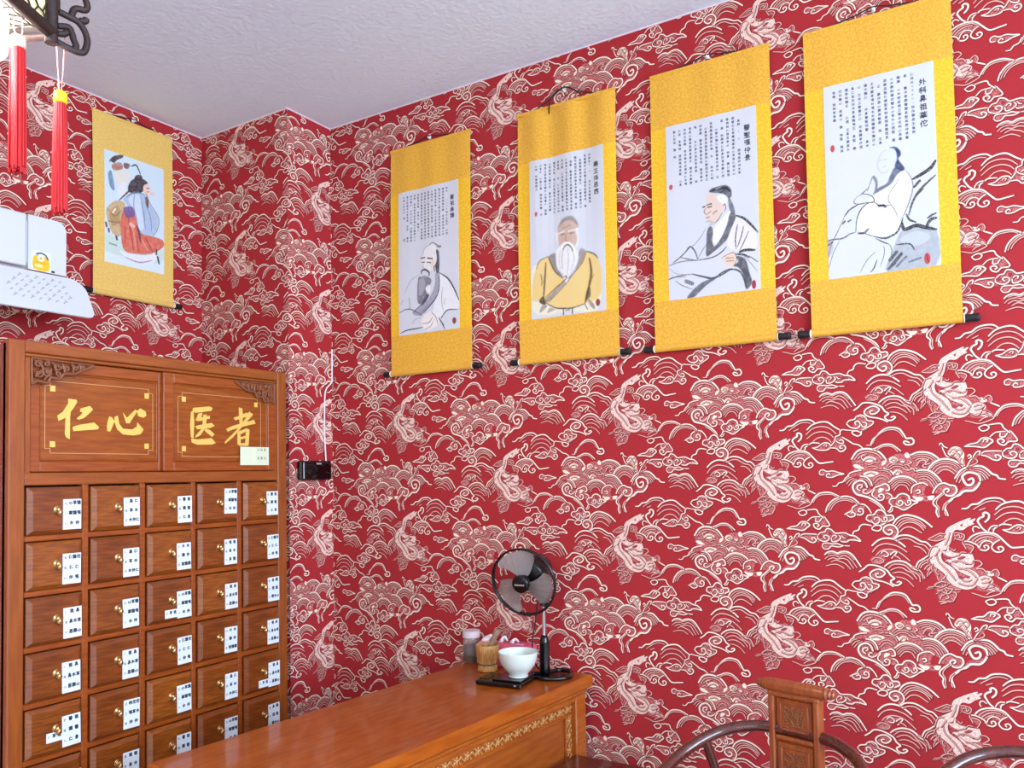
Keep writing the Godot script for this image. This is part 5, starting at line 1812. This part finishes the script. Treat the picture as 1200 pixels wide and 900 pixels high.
# ------------------------------------------------------------------ on the back wall
func build_wall_things():
	# air conditioner
	var t := thing("air_conditioner", "white wall-mounted air conditioner with a yellow energy label, high on the back wall", "air conditioner", Vector3(1.28, 2.42, ZW))
	var st := mb()
	bx(st, Vector3(-0.02, 0, 0.095), Vector3(0.88, 0.20, 0.19), 0.022)
	part("body", st, M.ac_white, t)
	st = mb()
	bx(st, Vector3(-0.075, 0.004, 0.196), Vector3(0.80, 0.20, 0.012), 0.005)
	part("front_panel", st, M.ac_white, t)
	st = mb()
	var rp := PackedVector2Array([Vector2(0.332, -0.104), Vector2(0.475, -0.104)])
	for k in 7:
		var ra := k * PI / 12.0
		rp.append(Vector2(0.437 + cos(ra) * 0.038, 0.066 + sin(ra) * 0.038))
	rp.append(Vector2(0.332, 0.104))
	prism(st, rp, 0.10, 0.199)
	part("end_panel", st, M.ac_white, t)
	var ink := Ink.new(128, 140, Color("e8eff4"))
	ink.wash("f0c22a", 1.0, [14, 40, 60, 30, 112, 46, 112, 128, 14, 128])
	ink.wash("f6e9a0", 1.0, [26, 92, 70, 96, 70, 112, 26, 112])
	ink.trace(ink.smooth(ink.points([34, 22, 62, 12, 92, 22, 108, 48])), 11.0, Color("3d5a5c"))
	ink.trace(ink.smooth(ink.points([46, 44, 58, 34, 74, 38, 78, 54, 66, 64, 50, 60]), true), 13.0, Color("eef2ea"))
	ink.line("7a8a60", 3.0, [56, 48, 68, 54])
	ink.line("b08a10", 3.0, [22, 78, 100, 84])
	var m := mat(Color.WHITE, 0.4)
	m.albedo_texture = ink.texture()
	st = mb()
	quad_uv(st, Vector3(-0.036, 0.038, 0.0009), Vector3(0.036, 0.038, 0.0009), Vector3(0.036, -0.038, 0.0009), Vector3(-0.036, -0.038, 0.0009), Vector2.ZERO, Vector2.ONE)
	bx(st, Vector3.ZERO, Vector3(0.072, 0.076, 0.001))
	var lb := part("energy_label", st, m, t)
	lb.position = Vector3(0.379, -0.066, 0.200)
	st = mb()
	bx(st, Vector3(0.424, -0.097, 0.1995), Vector3(0.012, 0.007, 0.002))
	part("small_mark", st, M.black, t)
	# deflector: a rounded perforated board leaning out under the outlet
	var def := mb()
	var out := PackedVector2Array([Vector2(-1.0, 0), Vector2(-0.085, 0)])
	for k in 7:
		var a := PI / 2 - k * PI / 12.0
		out.append(Vector2(-0.085 + cos(a) * 0.06, -0.06 + sin(a) * 0.06))
	for k in 5:
		var a := -k * PI / 8.0
		out.append(Vector2(-0.055 + cos(a) * 0.03, -0.150 + sin(a) * 0.03))
	out.append(Vector2(-1.0, -0.180))
	prism(def, out, 0.0, 0.006)
	var dn := part("air_deflector", def, M.ac_white, t)
	dn.position = Vector3(0.545, -0.122, 0.235)
	dn.rotation.x = -0.50
	st = mb()
	for blk in [-0.335, -0.62]:
		for i in 8:
			for j in 5:
				if i + j > 10 or i + j < 2:
					continue
				var cx := Vector3(blk + i * 0.030 + j * 0.006, -0.030 - j * 0.024, 0.0062)
				bx(st, cx, Vector3(0.016, 0.0045, 0.001), 0.0, Basis(Vector3(0, 0, 1), 0.7))
				if (i + j) % 2 == 0:
					bx(st, cx + Vector3(0.006, 0.007, 0.0), Vector3(0.012, 0.004, 0.001), 0.0, Basis(Vector3(0, 0, 1), -0.5))
	var sl := part("slot", st, M.slot, dn)
	sl.set_meta("kind", "stuff")
	st = mb()
	for x in [-0.9, -0.25]:
		bx(st, Vector3(x + 0.1, -0.125, 0.21), Vector3(0.02, 0.012, 0.09), 0.002)
	part("bracket", st, M.ac_white, t)
	# black box on the pier, with its white cable
	t = thing("wall_box", "small black plastic box hung on the pier beside the medicine cabinet", "box", Vector3(2.669, 1.549, -2.71))
	st = mb()
	bx(st, Vector3(0, 0, 0.014), Vector3(0.194, 0.088, 0.026), 0.006)
	part("shell", st, M.black_gloss, t)
	st = mb()
	bx(st, Vector3(0.012, 0.0, 0.0275), Vector3(0.158, 0.076, 0.002), 0.001)
	part("face", st, M.dark_glass, t)
	st = mb()
	bx(st, Vector3(0.012, 0.031, 0.029), Vector3(0.03, 0.008, 0.0015))
	part("badge", st, M.silver, t)
	st = mb()
	tube(st, PackedVector3Array([Vector3(-0.078, 0.036, 0.0255), Vector3(-0.078, -0.036, 0.0255)]), 0.0025, 6)
	part("edge_strip", st, M.silver, t)
	st = mb()
	tube(st, curve(PackedVector3Array([Vector3(0.094, -0.014, 0.012), Vector3(0.115, -0.016, 0.012), Vector3(0.128, -0.013, 0.004)])), 0.0025, 6)
	part("plug_lead", st, M.black, t)
	st = mb()
	tube(st, curve(PackedVector3Array([Vector3(2.793, 2.12, -2.703), Vector3(2.792, 1.98, -2.703), Vector3(2.780, 1.955, -2.702), Vector3(2.752, 1.925, -2.703), Vector3(2.744, 1.87, -2.704), Vector3(2.742, 1.72, -2.704), Vector3(2.741, 1.592, -2.696)]), 6), 0.0035, 8)
	var ca := part("power_cable", st, M.white)
	tag(ca, "thin white cable running down the pier to the small black box", "cable")

# ------------------------------------------------------------------ lantern
func build_lantern():
	var corner := Vector3(0.857, 2.40, -1.570)
	var r := 0.14
	var outd := Vector3(0.96, 0, 0.285).normalized()
	var c := corner - outd * r
	var a0 := atan2(outd.z, outd.x)
	var t := thing("palace_lantern", "dark carved wooden palace lantern with lit fretwork panels, hanging at the upper left", "lantern", Vector3(c.x, 2.40, c.z))
	var hgt := 0.34
	var cor := func(k: int, rr: float, y: float) -> Vector3:
		var a := a0 + TAU * k / 4.0
		return Vector3(cos(a) * rr, y, sin(a) * rr)
	for ring in [[0.0, "bottom_frame"], [hgt, "top_frame"]]:
		var st0 := mb()
		for k in 4:
			tube(st0, PackedVector3Array([cor.call(k, r, ring[0]), cor.call(k + 1, r, ring[0])]), 0.017, 4)
		part(ring[1], st0, M.ebony, t)
	for k in 4:
		var st := mb()
		tube(st, PackedVector3Array([cor.call(k, r, -0.022), cor.call(k, r, hgt + 0.02)]), 0.0125, 8)
		part("post", st, M.ebony, t)
		# side panel: fretwork in front of a glowing sheet
		st = mb()
		var a: Vector3 = cor.call(k, r * 0.97, 0.0)
		var b: Vector3 = cor.call(k + 1, r * 0.97, 0.0)
		var n := ((a + b) * 0.5 * Vector3(1, 0, 1)).normalized()
		var ux := (b - a).normalized()
		var xf := Transform3D(Basis(ux, Vector3.UP, n), (a + b) * 0.5)
		var wd := (b - a).length()
		bx(st, xf * Vector3(0, hgt / 2, -0.006), Vector3(wd, hgt, 0.002), 0.0, xf.basis)
		part("silk_panel", st, M.glow_panel, t)
		st = mb()
		for i in 4:
			for j in 7:
				var p := Vector3(-wd * 0.36 + i * wd * 0.24, 0.03 + j * 0.047, 0)
				tube(st, move(PackedVector3Array([Vector3(-0.024, -0.022, 0), Vector3(-0.008, 0, 0), Vector3(-0.02, 0.024, 0)]), Transform3D(xf.basis, xf * p)), 0.0022, 4)
				tube(st, move(PackedVector3Array([Vector3(0.026, -0.024, 0), Vector3(0.006, 0.002, 0), Vector3(0.024, 0.022, 0)]), Transform3D(xf.basis, xf * p)), 0.0022, 4)
				tube(st, move(PackedVector3Array([Vector3(-0.008, 0, 0), Vector3(0.006, 0.002, 0)]), Transform3D(xf.basis, xf * p)), 0.0022, 4)
		part("fretwork", st, M.ebony, t)
		# hanging bracket at the corner
		st = mb()
		var rad := Vector3(cos(a0 + TAU * k / 4.0), 0, sin(a0 + TAU * k / 4.0))
		var bf := Transform3D(Basis(rad, Vector3.UP, rad.cross(Vector3.UP)), rad * r)
		for path in [[8, -14, 26, -20, 44, -22, 52, -16, 56, 4, 52, 22, 42, 36, 30, 40, 12, 44], [30, 40, 34, 56, 40, 62, 52, 64, 56, 74, 52, 92, 62, 104, 50, 120], [44, 40, 52, 42, 54, 48], [10, 16, 26, 20, 32, 10, 34, 0, 38, -10, 36, -20], [8, 2, 18, 4, 24, 10], [8, 44, 8, 120]]:
			var p := PackedVector3Array()
			for i in range(0, path.size(), 2):
				p.append(Vector3(path[i] * 0.00115, path[i + 1] * 0.00105, 0))
			tube(st, move(curve(p, 4), bf), 0.0066, 8)
		part("bracket", st, M.ebony, t)
	var sb := mb()
	var hexa := PackedVector2Array()
	for k in 4:
		var p: Vector3 = cor.call(k, r * 0.95, 0.0)
		hexa.append(Vector2(p.x, p.z))
	prism(sb, hexa, -0.001, 0.001, Transform3D(Basis(Vector3.RIGHT, PI / 2), Vector3(0, 0.008, 0)))
	part("base_panel", sb, M.glow_panel, t)
	sb = mb()
	for k in 4:
		for i in range(1, 4):
			var f := i / 4.0
			tube(sb, PackedVector3Array([cor.call(k, r * f, 0.002), cor.call(k + 1, r * f, 0.002)]), 0.0024, 4)
		for i in 5:
			var e0: Vector3 = cor.call(k, r, 0.002)
			var e1: Vector3 = cor.call(k + 1, r, 0.002)
			var e: Vector3 = e0.lerp(e1, i / 5.0)
			tube(sb, PackedVector3Array([e * 0.2, e * 0.98]), 0.0022, 4)
	part("base_fretwork", sb, M.ebony, t)
	sb = mb()
	lathe(sb, [Vector2(0.0, 0.50), Vector2(0.05, 0.48), Vector2(0.1, 0.42), Vector2(0.18, 0.37), Vector2(0.19, 0.35), Vector2(0.0, 0.345)], 4, Transform3D(Basis(Vector3.UP, -a0), Vector3.ZERO))
	tube(sb, PackedVector3Array([Vector3(0, 0.48, 0), Vector3(0, CEIL - 2.40, 0)]), 0.006, 8)
	part("canopy", sb, M.ebony, t)
	# lamp tube under the lantern
	sb = mb()
	lathe(sb, [Vector2(0, -0.078), Vector2(0.060, -0.078), Vector2(0.067, -0.071), Vector2(0.068, -0.004), Vector2(0, -0.004)], 28)
	part("lamp", sb, M.lamp, t)
	var o := OmniLight3D.new()
	o.name = "lantern_light"
	o.light_energy = 0.95
	o.light_color = Color(0.97, 0.98, 1.0)
	o.light_size = 0.03
	o.omni_range = 9.0
	o.omni_attenuation = 2.0
	o.shadow_enabled = true
	o.position = Vector3(0, -0.045, 0)
	t.add_child(o)
	# tassels
	tassel("red silk tassel with a yellow binding on thin pink cords under the lantern bracket", Vector3(0.877, 2.385, -1.573), 0.095, 0.222, 0.0125, true)
	tassel("plain red silk tassel hanging beside the lit lamp at the far left", Vector3(0.797, 2.378, -1.574), 0.012, 0.242, 0.0135, false)

func tassel(label: String, at: Vector3, cord: float, length: float, rad: float, yellow: bool):
	var t := thing("tassel", label, "tassel", at, 0.0, "red tassels of the lantern")
	var st := mb()
	for s in [-1.0, 1.0]:
		tube(st, curve(PackedVector3Array([Vector3(s * 0.007, 0.03, 0), Vector3(s * 0.008, 0.0, 0), Vector3(s * 0.002, -cord, 0)]), 4), 0.0013, 5)
	part("cord", st, M.pink_cord, t)
	st = mb()
	lathe(st, [Vector2(0, -cord + 0.002), Vector2(rad * 0.8, -cord), Vector2(rad * 1.02, -cord - 0.004), Vector2(rad * 0.95, -cord - 0.010), Vector2(rad * 1.04, -cord - 0.016), Vector2(rad * 0.95, -cord - 0.024), Vector2(0, -cord - 0.026)], 14)
	part("binding", st, M.yellow if yellow else M.cream, t)
	st = mb()
	for k in 90:
		var a := rng.randf() * TAU
		var d := sqrt(rng.randf()) * rad
		var p0 := Vector3(cos(a) * d * 0.8, -cord - 0.022, sin(a) * d * 0.8)
		var p1 := Vector3(cos(a) * d, -cord - 0.024 - length * 0.5, sin(a) * d)
		var p2 := Vector3(cos(a) * d * 1.05, -cord - 0.024 - length * rng.randf_range(0.93, 1.0), sin(a) * d * 1.05)
		tube(st, PackedVector3Array([p0, p1, p2]), 0.0022, 5)
	lathe(st, [Vector2(rad * 0.7, -cord - 0.022 - length * 0.93), Vector2(rad * 0.86, -cord - 0.022 - length * 0.5), Vector2(rad * 0.82, -cord - 0.022)], 12)
	part("fringe", st, M.red_silk, t)

func build_lamps():
	# two globe pendants behind the viewer
	var where := [Vector3(-0.9, 2.42, -0.9), Vector3(-0.7, 2.42, 1.5)]
	var names := ["white glass globe pendant lamp behind the viewer, nearer the back wall", "white glass globe pendant lamp behind the viewer, nearer the shop window"]
	for k in 2:
		var t := thing("pendant_lamp", names[k], "lamp", where[k], 0.0, "globe pendants over the shop floor")
		var st := mb()
		lathe(st, [Vector2(0, -0.11), Vector2(0.042, -0.102), Vector2(0.078, -0.078), Vector2(0.102, -0.042), Vector2(0.11, 0.0), Vector2(0.102, 0.042), Vector2(0.078, 0.078), Vector2(0.04, 0.103)], 28)
		part("globe", st, M.lamp_warm, t)
		st = mb()
		lathe(st, [Vector2(0, 0.10), Vector2(0.042, 0.10), Vector2(0.04, 0.13), Vector2(0.006, 0.14), Vector2(0.004, CEIL - 2.44), Vector2(0.05, CEIL - 2.435), Vector2(0.05, CEIL - 2.42)], 16)
		part("stem", st, M.white, t)
		var l := OmniLight3D.new()
		l.name = "pendant_light"
		l.light_energy = M.warm_energy
		l.light_color = Color(1.0, 0.88, 0.68)
		l.light_size = 0.10
		l.omni_range = 12.0
		l.omni_attenuation = 2.0
		l.shadow_enabled = true
		t.add_child(l)

# ------------------------------------------------------------------ all
func make_materials():
	M.glyphs = characters()
	M.paper = wallpaper()
	M.plaster = mat(Color("cfc6c2"), 0.9)
	M.ceiling = mat(Color("e4ebf2"), 0.95)
	M.ceiling.heightmap_enabled = true
	M.ceiling.heightmap_texture = noise_tex(noise(3, 0.03, 5), [[0.0, "000000"], [1.0, "ffffff"]])
	M.ceiling.heightmap_scale = 0.18
	M.ceiling.uv1_triplanar = true
	M.ceiling.uv1_scale = Vector3(2.2, 2.2, 2.2)
	M.floor = mat(Color("c4c6c8"), 0.35)
	M.caulk = mat(Color("ecd8dc"), 0.6)
	M.frame = mat(Color("8c8c90"), 0.4, 0.5)
	M.pane = mat(Color(1, 1, 1, 0.05), 0.0)
	M.pane.transparency = BaseMaterial3D.TRANSPARENCY_ALPHA
	M.cab_post = wood("8a4210", "944914", "9d5018", Vector3(6, 0.5, 6), 0.40, 0.5, 41)
	M.cab_rail = wood("8a4210", "944914", "9d5018", Vector3(0.5, 6, 6), 0.40, 0.5, 48)
	M.cab_frame = wood("883a0a", "95440e", "a04e14", Vector3(0.6, 6, 6), 0.40, 0.5, 42)
	M.cab_side = wood("7c4029", "8a4b33", "96563b", Vector3(6, 0.8, 6), 0.4, 0.5, 43)
	M.door_panel = wood("883e06", "944709", "9e500e", Vector3(0.6, 6, 6), 0.4, 0.4, 44)
	M.drawers = [wood("70330a", "82400f", "964e15", Vector3(0.9, 8, 8), 0.36, 0.8, 45), wood("783a0c", "8a4610", "9c5317", Vector3(1.1, 9, 9), 0.36, 0.8, 46), wood("6a2f09", "7a3a0d", "8c4513", Vector3(0.8, 7, 7), 0.36, 0.8, 47)]
	M.carving = mat(Color("7e4a30"), 0.45)
	M.gold = mat(Color("f2cd6a"), 0.38, 0.25)
	M.gold_line = mat(Color("d7a878"), 0.45, 0.2)
	M.brass = mat(Color("b98d5a"), 0.25, 0.85)
	M.desk_top = wood("98460e", "a34f12", "ac5716", Vector3(0.5, 4, 4), 0.34, 0.4, 51)
	M.desk = wood("9a480e", "a65212", "b05c18", Vector3(0.5, 4, 4), 0.38, 0.5, 52)
	M.desk_panel = wood("944610", "9e4e14", "a85818", Vector3(0.5, 4, 4), 0.42, 0.3, 53)
	M.desk_carving = mat(Color("bd8448"), 0.3)
	M.desk_top.metallic_specular = 0.3
	M.redwood = wood("3c0e09", "4a140c", "581c11", Vector3(4, 4, 4), 0.3, 0.7, 54)
	M.desk_top.clearcoat_roughness = 0.07
	M.redwood_gloss = wood("42140c", "50190f", "5e2214", Vector3(4, 4, 4), 0.22, 0.9, 55)
	M.chair_splat = wood("84380e", "964615", "a4521c", Vector3(7, 0.8, 7), 0.36, 0.5, 56)
	M.chair_carving = mat(Color("8a4c24"), 0.45)
	M.light_wood = wood("8a5a28", "c08a48", "d6a768", Vector3(14, 2, 14), 0.5, 0.1, 57)
	M.dark_wood = mat(Color("5b4a40"), 0.6)
	M.pestle_wood = mat(Color("8f7058"), 0.6)
	M.white = mat(Color("ece8e6"), 0.5)
	M.black = mat(Color("120f0f"), 0.5)
	M.black_gloss = mat(Color("0d0b0c"), 0.22)
	M.dark_glass = mat(Color("050508"), 0.08)
	M.cord = mat(Color("33201c"), 0.8)
	M.chrome = mat(Color("d8d8dc"), 0.12, 1.0)
	M.silver = mat(Color("c9c9cc"), 0.35, 0.6)
	M.smoke = mat(Color(0.60, 0.55, 0.53, 0.60), 0.3)
	M.smoke.transparency = BaseMaterial3D.TRANSPARENCY_ALPHA
	M.porcelain = mat(Color("d4ded6"), 0.18)
	M.porcelain.clearcoat_enabled = true
	M.porcelain.clearcoat = 0.6
	M.jar_glass = mat(Color(0.9, 0.88, 0.86, 0.2), 0.05)
	M.jar_glass.transparency = BaseMaterial3D.TRANSPARENCY_ALPHA
	M.lid = mat(Color("d9c9ca"), 0.45)
	M.pink_a = mat(Color("e0899c"), 0.4)
	M.pink_b = mat(Color("d8566e"), 0.4)
	M.lilac = mat(Color("e6b6e2"), 0.5)
	M.ac_white = mat(Color("d6dade"), 0.4)
	M.slot = mat(Color("a9b0b8"), 0.7)
	M.ebony = wood("241511", "2e1b16", "38231c", Vector3(6, 6, 6), 0.6, 0.0, 61)
	M.glow_panel = mat(Color("efe2b4"), 0.8)
	M.glow_panel.emission_enabled = true
	M.glow_panel.emission = Color("f3e3a0")
	M.glow_panel.emission_energy_multiplier = 0.75
	M.lamp = mat(Color.WHITE, 0.4)
	M.lamp.emission_enabled = true
	M.lamp.emission = Color(1.0, 0.98, 0.95)
	M.lamp.emission_energy_multiplier = 4.0
	M.lamp_warm = mat(Color.WHITE, 0.4)
	M.lamp_warm.emission_enabled = true
	M.lamp_warm.emission = Color(1.0, 0.9, 0.75)
	M.lamp_warm.emission_energy_multiplier = 2.5
	M.pink_cord = mat(Color("d99a98"), 0.6)
	M.yellow = mat(Color("f2d51c"), 0.5)
	M.cream = mat(Color("e0c9b0"), 0.6)
	M.red_silk = mat(Color("c2121a"), 0.5)
	var dam := noise(71, 0.05, 3)
	M.silks = []
	for k in 5:
		var s := mat(Color.WHITE, 0.5)
		var cols: Array = [[0.3, "e2a226"], [0.5, "eaab2e"], [0.7, "efb53a"]] if k < 4 else [[0.3, "e4b85a"], [0.5, "e8be62"], [0.7, "ecc46c"]]
		s.albedo_texture = noise_tex(dam, cols, 512)
		s.uv1_triplanar = true
		s.uv1_scale = Vector3.ONE * 3.4
		s.heightmap_enabled = true
		s.heightmap_texture = noise_tex(dam, [[0.35, "000000"], [0.65, "ffffff"]], 512)
		s.heightmap_scale = 0.04
		s.rim_enabled = true
		s.rim = 0.3
		M.silks.append(s)
	M.silk_border = mat(Color.WHITE, 0.42)
	M.silk_border.albedo_texture = noise_tex(noise(72, 0.06, 3), [[0.3, "efb21c"], [0.5, "f4ba22"], [0.7, "f8c42e"]], 512)
	M.silk_border.uv1_triplanar = true
	M.silk_border.uv1_scale = Vector3.ONE * 2.6
	M.left_letters = [[15091,17936,15370,17914,15391,17833,15280,17653,15169,17488,15156,17302,15146,16582,15028,16647,14980,16748,15005,17295,14774,17181,14732,17349,14922,17495,15023,17672,15092,17779], [15512,17632,15834,17736,15943,17623,15777,17452,15620,17311,15443,17247,15372,17292,15492,17388,15583,17497,15491,17527], [15234,16996,15444,17074,15981,17181,16165,17019,16091,16946,15444,16880,15269,16860], [16462,16902,16439,17080,16484,17296,16536,17421,16635,17375,16711,17235,16636,17052,16560,16892], [16726,17416,16841,17458,16895,17171,17035,17010,17388,16994,17564,17104,17588,17253,17830,17010,17709,16836,17428,16782,17035,16807,16819,16973,16711,17257], [17034,17577,17190,17403,17507,17714,17571,17644,17348,17315,17285,17210,17159,17204], [17563,17665,17708,17763,17912,17663,17936,17515,17830,17435,17627,17477]]
	M.right_letters = [[19770,17899,20515,18000,20657,17944,20590,17827,19907,17718,19752,17748], [19679,17729,19788,17813,19824,17328,19786,16731,19678,16774,19642,17242], [19677,16728,19951,16704,20606,16769,20797,16581,20624,16521,19951,16499,19713,16580], [19999,17691,20185,17741,20138,17540,20017,17400,19888,17433], [20017,17518,20514,17639,20532,17528,20063,17410], [19860,17204,20026,17250,20608,17363,20751,17248,20512,17158,19952,17089], [20231,17664,20381,17672,20342,17176,20071,16849,19859,16764,19896,16859,20183,17146], [20323,17135,20531,17079,20731,16926,20625,16818,20417,16947,20286,17046], [21914,18044,22078,18012,22108,17763,22096,17362,21952,17339,21922,17670], [21638,17615,21892,17694,22306,17858,22421,17814,22305,17690,21738,17512], [21287,17148,21586,17282,22304,17480,22673,17581,22747,17423,22408,17350,21586,17134,21366,17052], [22432,17907,22632,17791,22220,17417,21604,16822,21235,16567,21226,16640,21787,17125,22200,17559], [21838,17069,21971,17115,21999,16526,21836,16539], [22302,17219,22438,17166,22382,16508,22215,16488,22249,17000], [21848,17061,22302,17219,22365,17138,21991,16966], [21929,16840,22270,16916,22269,16824,21959,16749], [21928,16582,22310,16641,22309,16515,21927,16491]]

func _ready():
	rng.seed = 7
	# camera
	var cam := Camera3D.new()
	cam.name = "camera"
	add_child(cam)
	cam.position = Vector3(0, 1.52, 0)
	cam.basis = Basis(Vector3(0.523627, -0.017385, 0.851770), Vector3(-0.025145, 0.999041, 0.035849), Vector3(-0.851576, -0.040189, 0.522688)).orthonormalized()
	cam.near = 0.05
	cam.far = 60.0
	cam.projection = Camera3D.PROJECTION_FRUSTUM
	cam.size = 0.05 * 900.0 / 947.2068
	cam.frustum_offset = Vector2(0, 0.05 * 66.6568 / 947.2068)
	cam.current = true
	# sky and exposure
	var we := WorldEnvironment.new()
	we.name = "environment"
	var env := Environment.new()
	env.background_mode = Environment.BG_SKY
	var sky := Sky.new()
	var sm := ProceduralSkyMaterial.new()
	sm.sky_top_color = Color(0.80, 0.86, 0.95)
	sm.sky_horizon_color = Color(0.92, 0.94, 0.98)
	sm.ground_horizon_color = Color(0.72, 0.72, 0.74)
	sm.ground_bottom_color = Color(0.5, 0.5, 0.5)
	sm.sky_energy_multiplier = 1.8
	sky.sky_material = sm
	env.sky = sky
	env.tonemap_mode = Environment.TONE_MAPPER_LINEAR
	env.tonemap_exposure = 0.535
	env.sdfgi_enabled = true
	env.ssao_enabled = true
	env.ssil_enabled = true
	we.environment = env
	add_child(we)
	# daylight through the shop window and the doorway
	for d in [[Vector3(0.2, 2.1, 3.27), 0.0, Vector2(4.3, 1.7), 70.0, Color(0.79, 0.885, 0.985), "window_daylight"], [Vector3(-2.57, 1.15, -0.4), -PI / 2, Vector2(1.8, 2.0), 4.0, Color(0.86, 0.94, 1.0), "doorway_daylight"]]:
		var l := AreaLight3D.new()
		l.name = d[5]
		l.area_size = d[2]
		l.light_energy = d[3]
		l.light_color = d[4]
		l.area_range = 15.0
		l.area_attenuation = 2.0
		l.shadow_enabled = true
		l.position = d[0]
		l.rotation.y = d[1]
		add_child(l)
	M.warm_energy = 1.05
	make_materials()
	build_shell()
	build_lamps()
	build_cabinet()
	build_desk()
	build_stool()
	var glyphs := characters()
	var tq := -PI / 2
	scroll("yellow silk scroll with an ink portrait of a dark-bearded man, nearest the pier", Vector3(XW, 2.98, -2.1105), tq, 0.434, 1.005, -0.170, 0.325, 0.204, 0.638, 1, M.silks[0], M.silk_border, glyphs, 0.6, 0.022)
	scroll("yellow silk scroll with a white-bearded man in an ochre robe, loose dark cord above", Vector3(XW, 2.98, -1.4430), tq, 0.434, 1.010, -0.159, 0.325, 0.210, 0.638, 2, M.silks[1], M.silk_border, glyphs, 1.6, 0.058)
	scroll("yellow silk scroll with an ink portrait of a man holding an open paper", Vector3(XW, 2.98, -0.8670), tq, 0.434, 1.012, -0.158, 0.325, 0.207, 0.638, 3, M.silks[2], M.silk_border, glyphs, 0.4, 0.022)
	scroll("yellow silk scroll with a robed man sitting by rocks, rightmost of the row", Vector3(XW, 2.975, -0.3200), tq, 0.436, 1.008, -0.158, 0.322, 0.202, 0.638, 4, M.silks[3], M.silk_border, glyphs, 0.3, 0.024)
	scroll("pale yellow scroll with a coloured painting of robed figures, beside the air conditioner", Vector3(2.163, 3.115, ZW), 0.0, 0.386, 0.785, -0.141, 0.285, 0.163, 0.49, 5, M.silks[4], M.silks[4], glyphs, 0.2, 0.020)
	make_chair("carved wooden armchair with a tall splat under a rolled crest, against the scroll wall", Vector3(2.305, 0, -0.522), PI / 2 - 0.24, true)
	make_chair("round-backed dark wooden armchair showing only its arching rail, at the lower right corner", Vector3(2.40, 0, 0.092), PI / 2 - 0.20, false)
	build_wall_things()
	build_fan()
	build_desk_things()
	build_lantern()
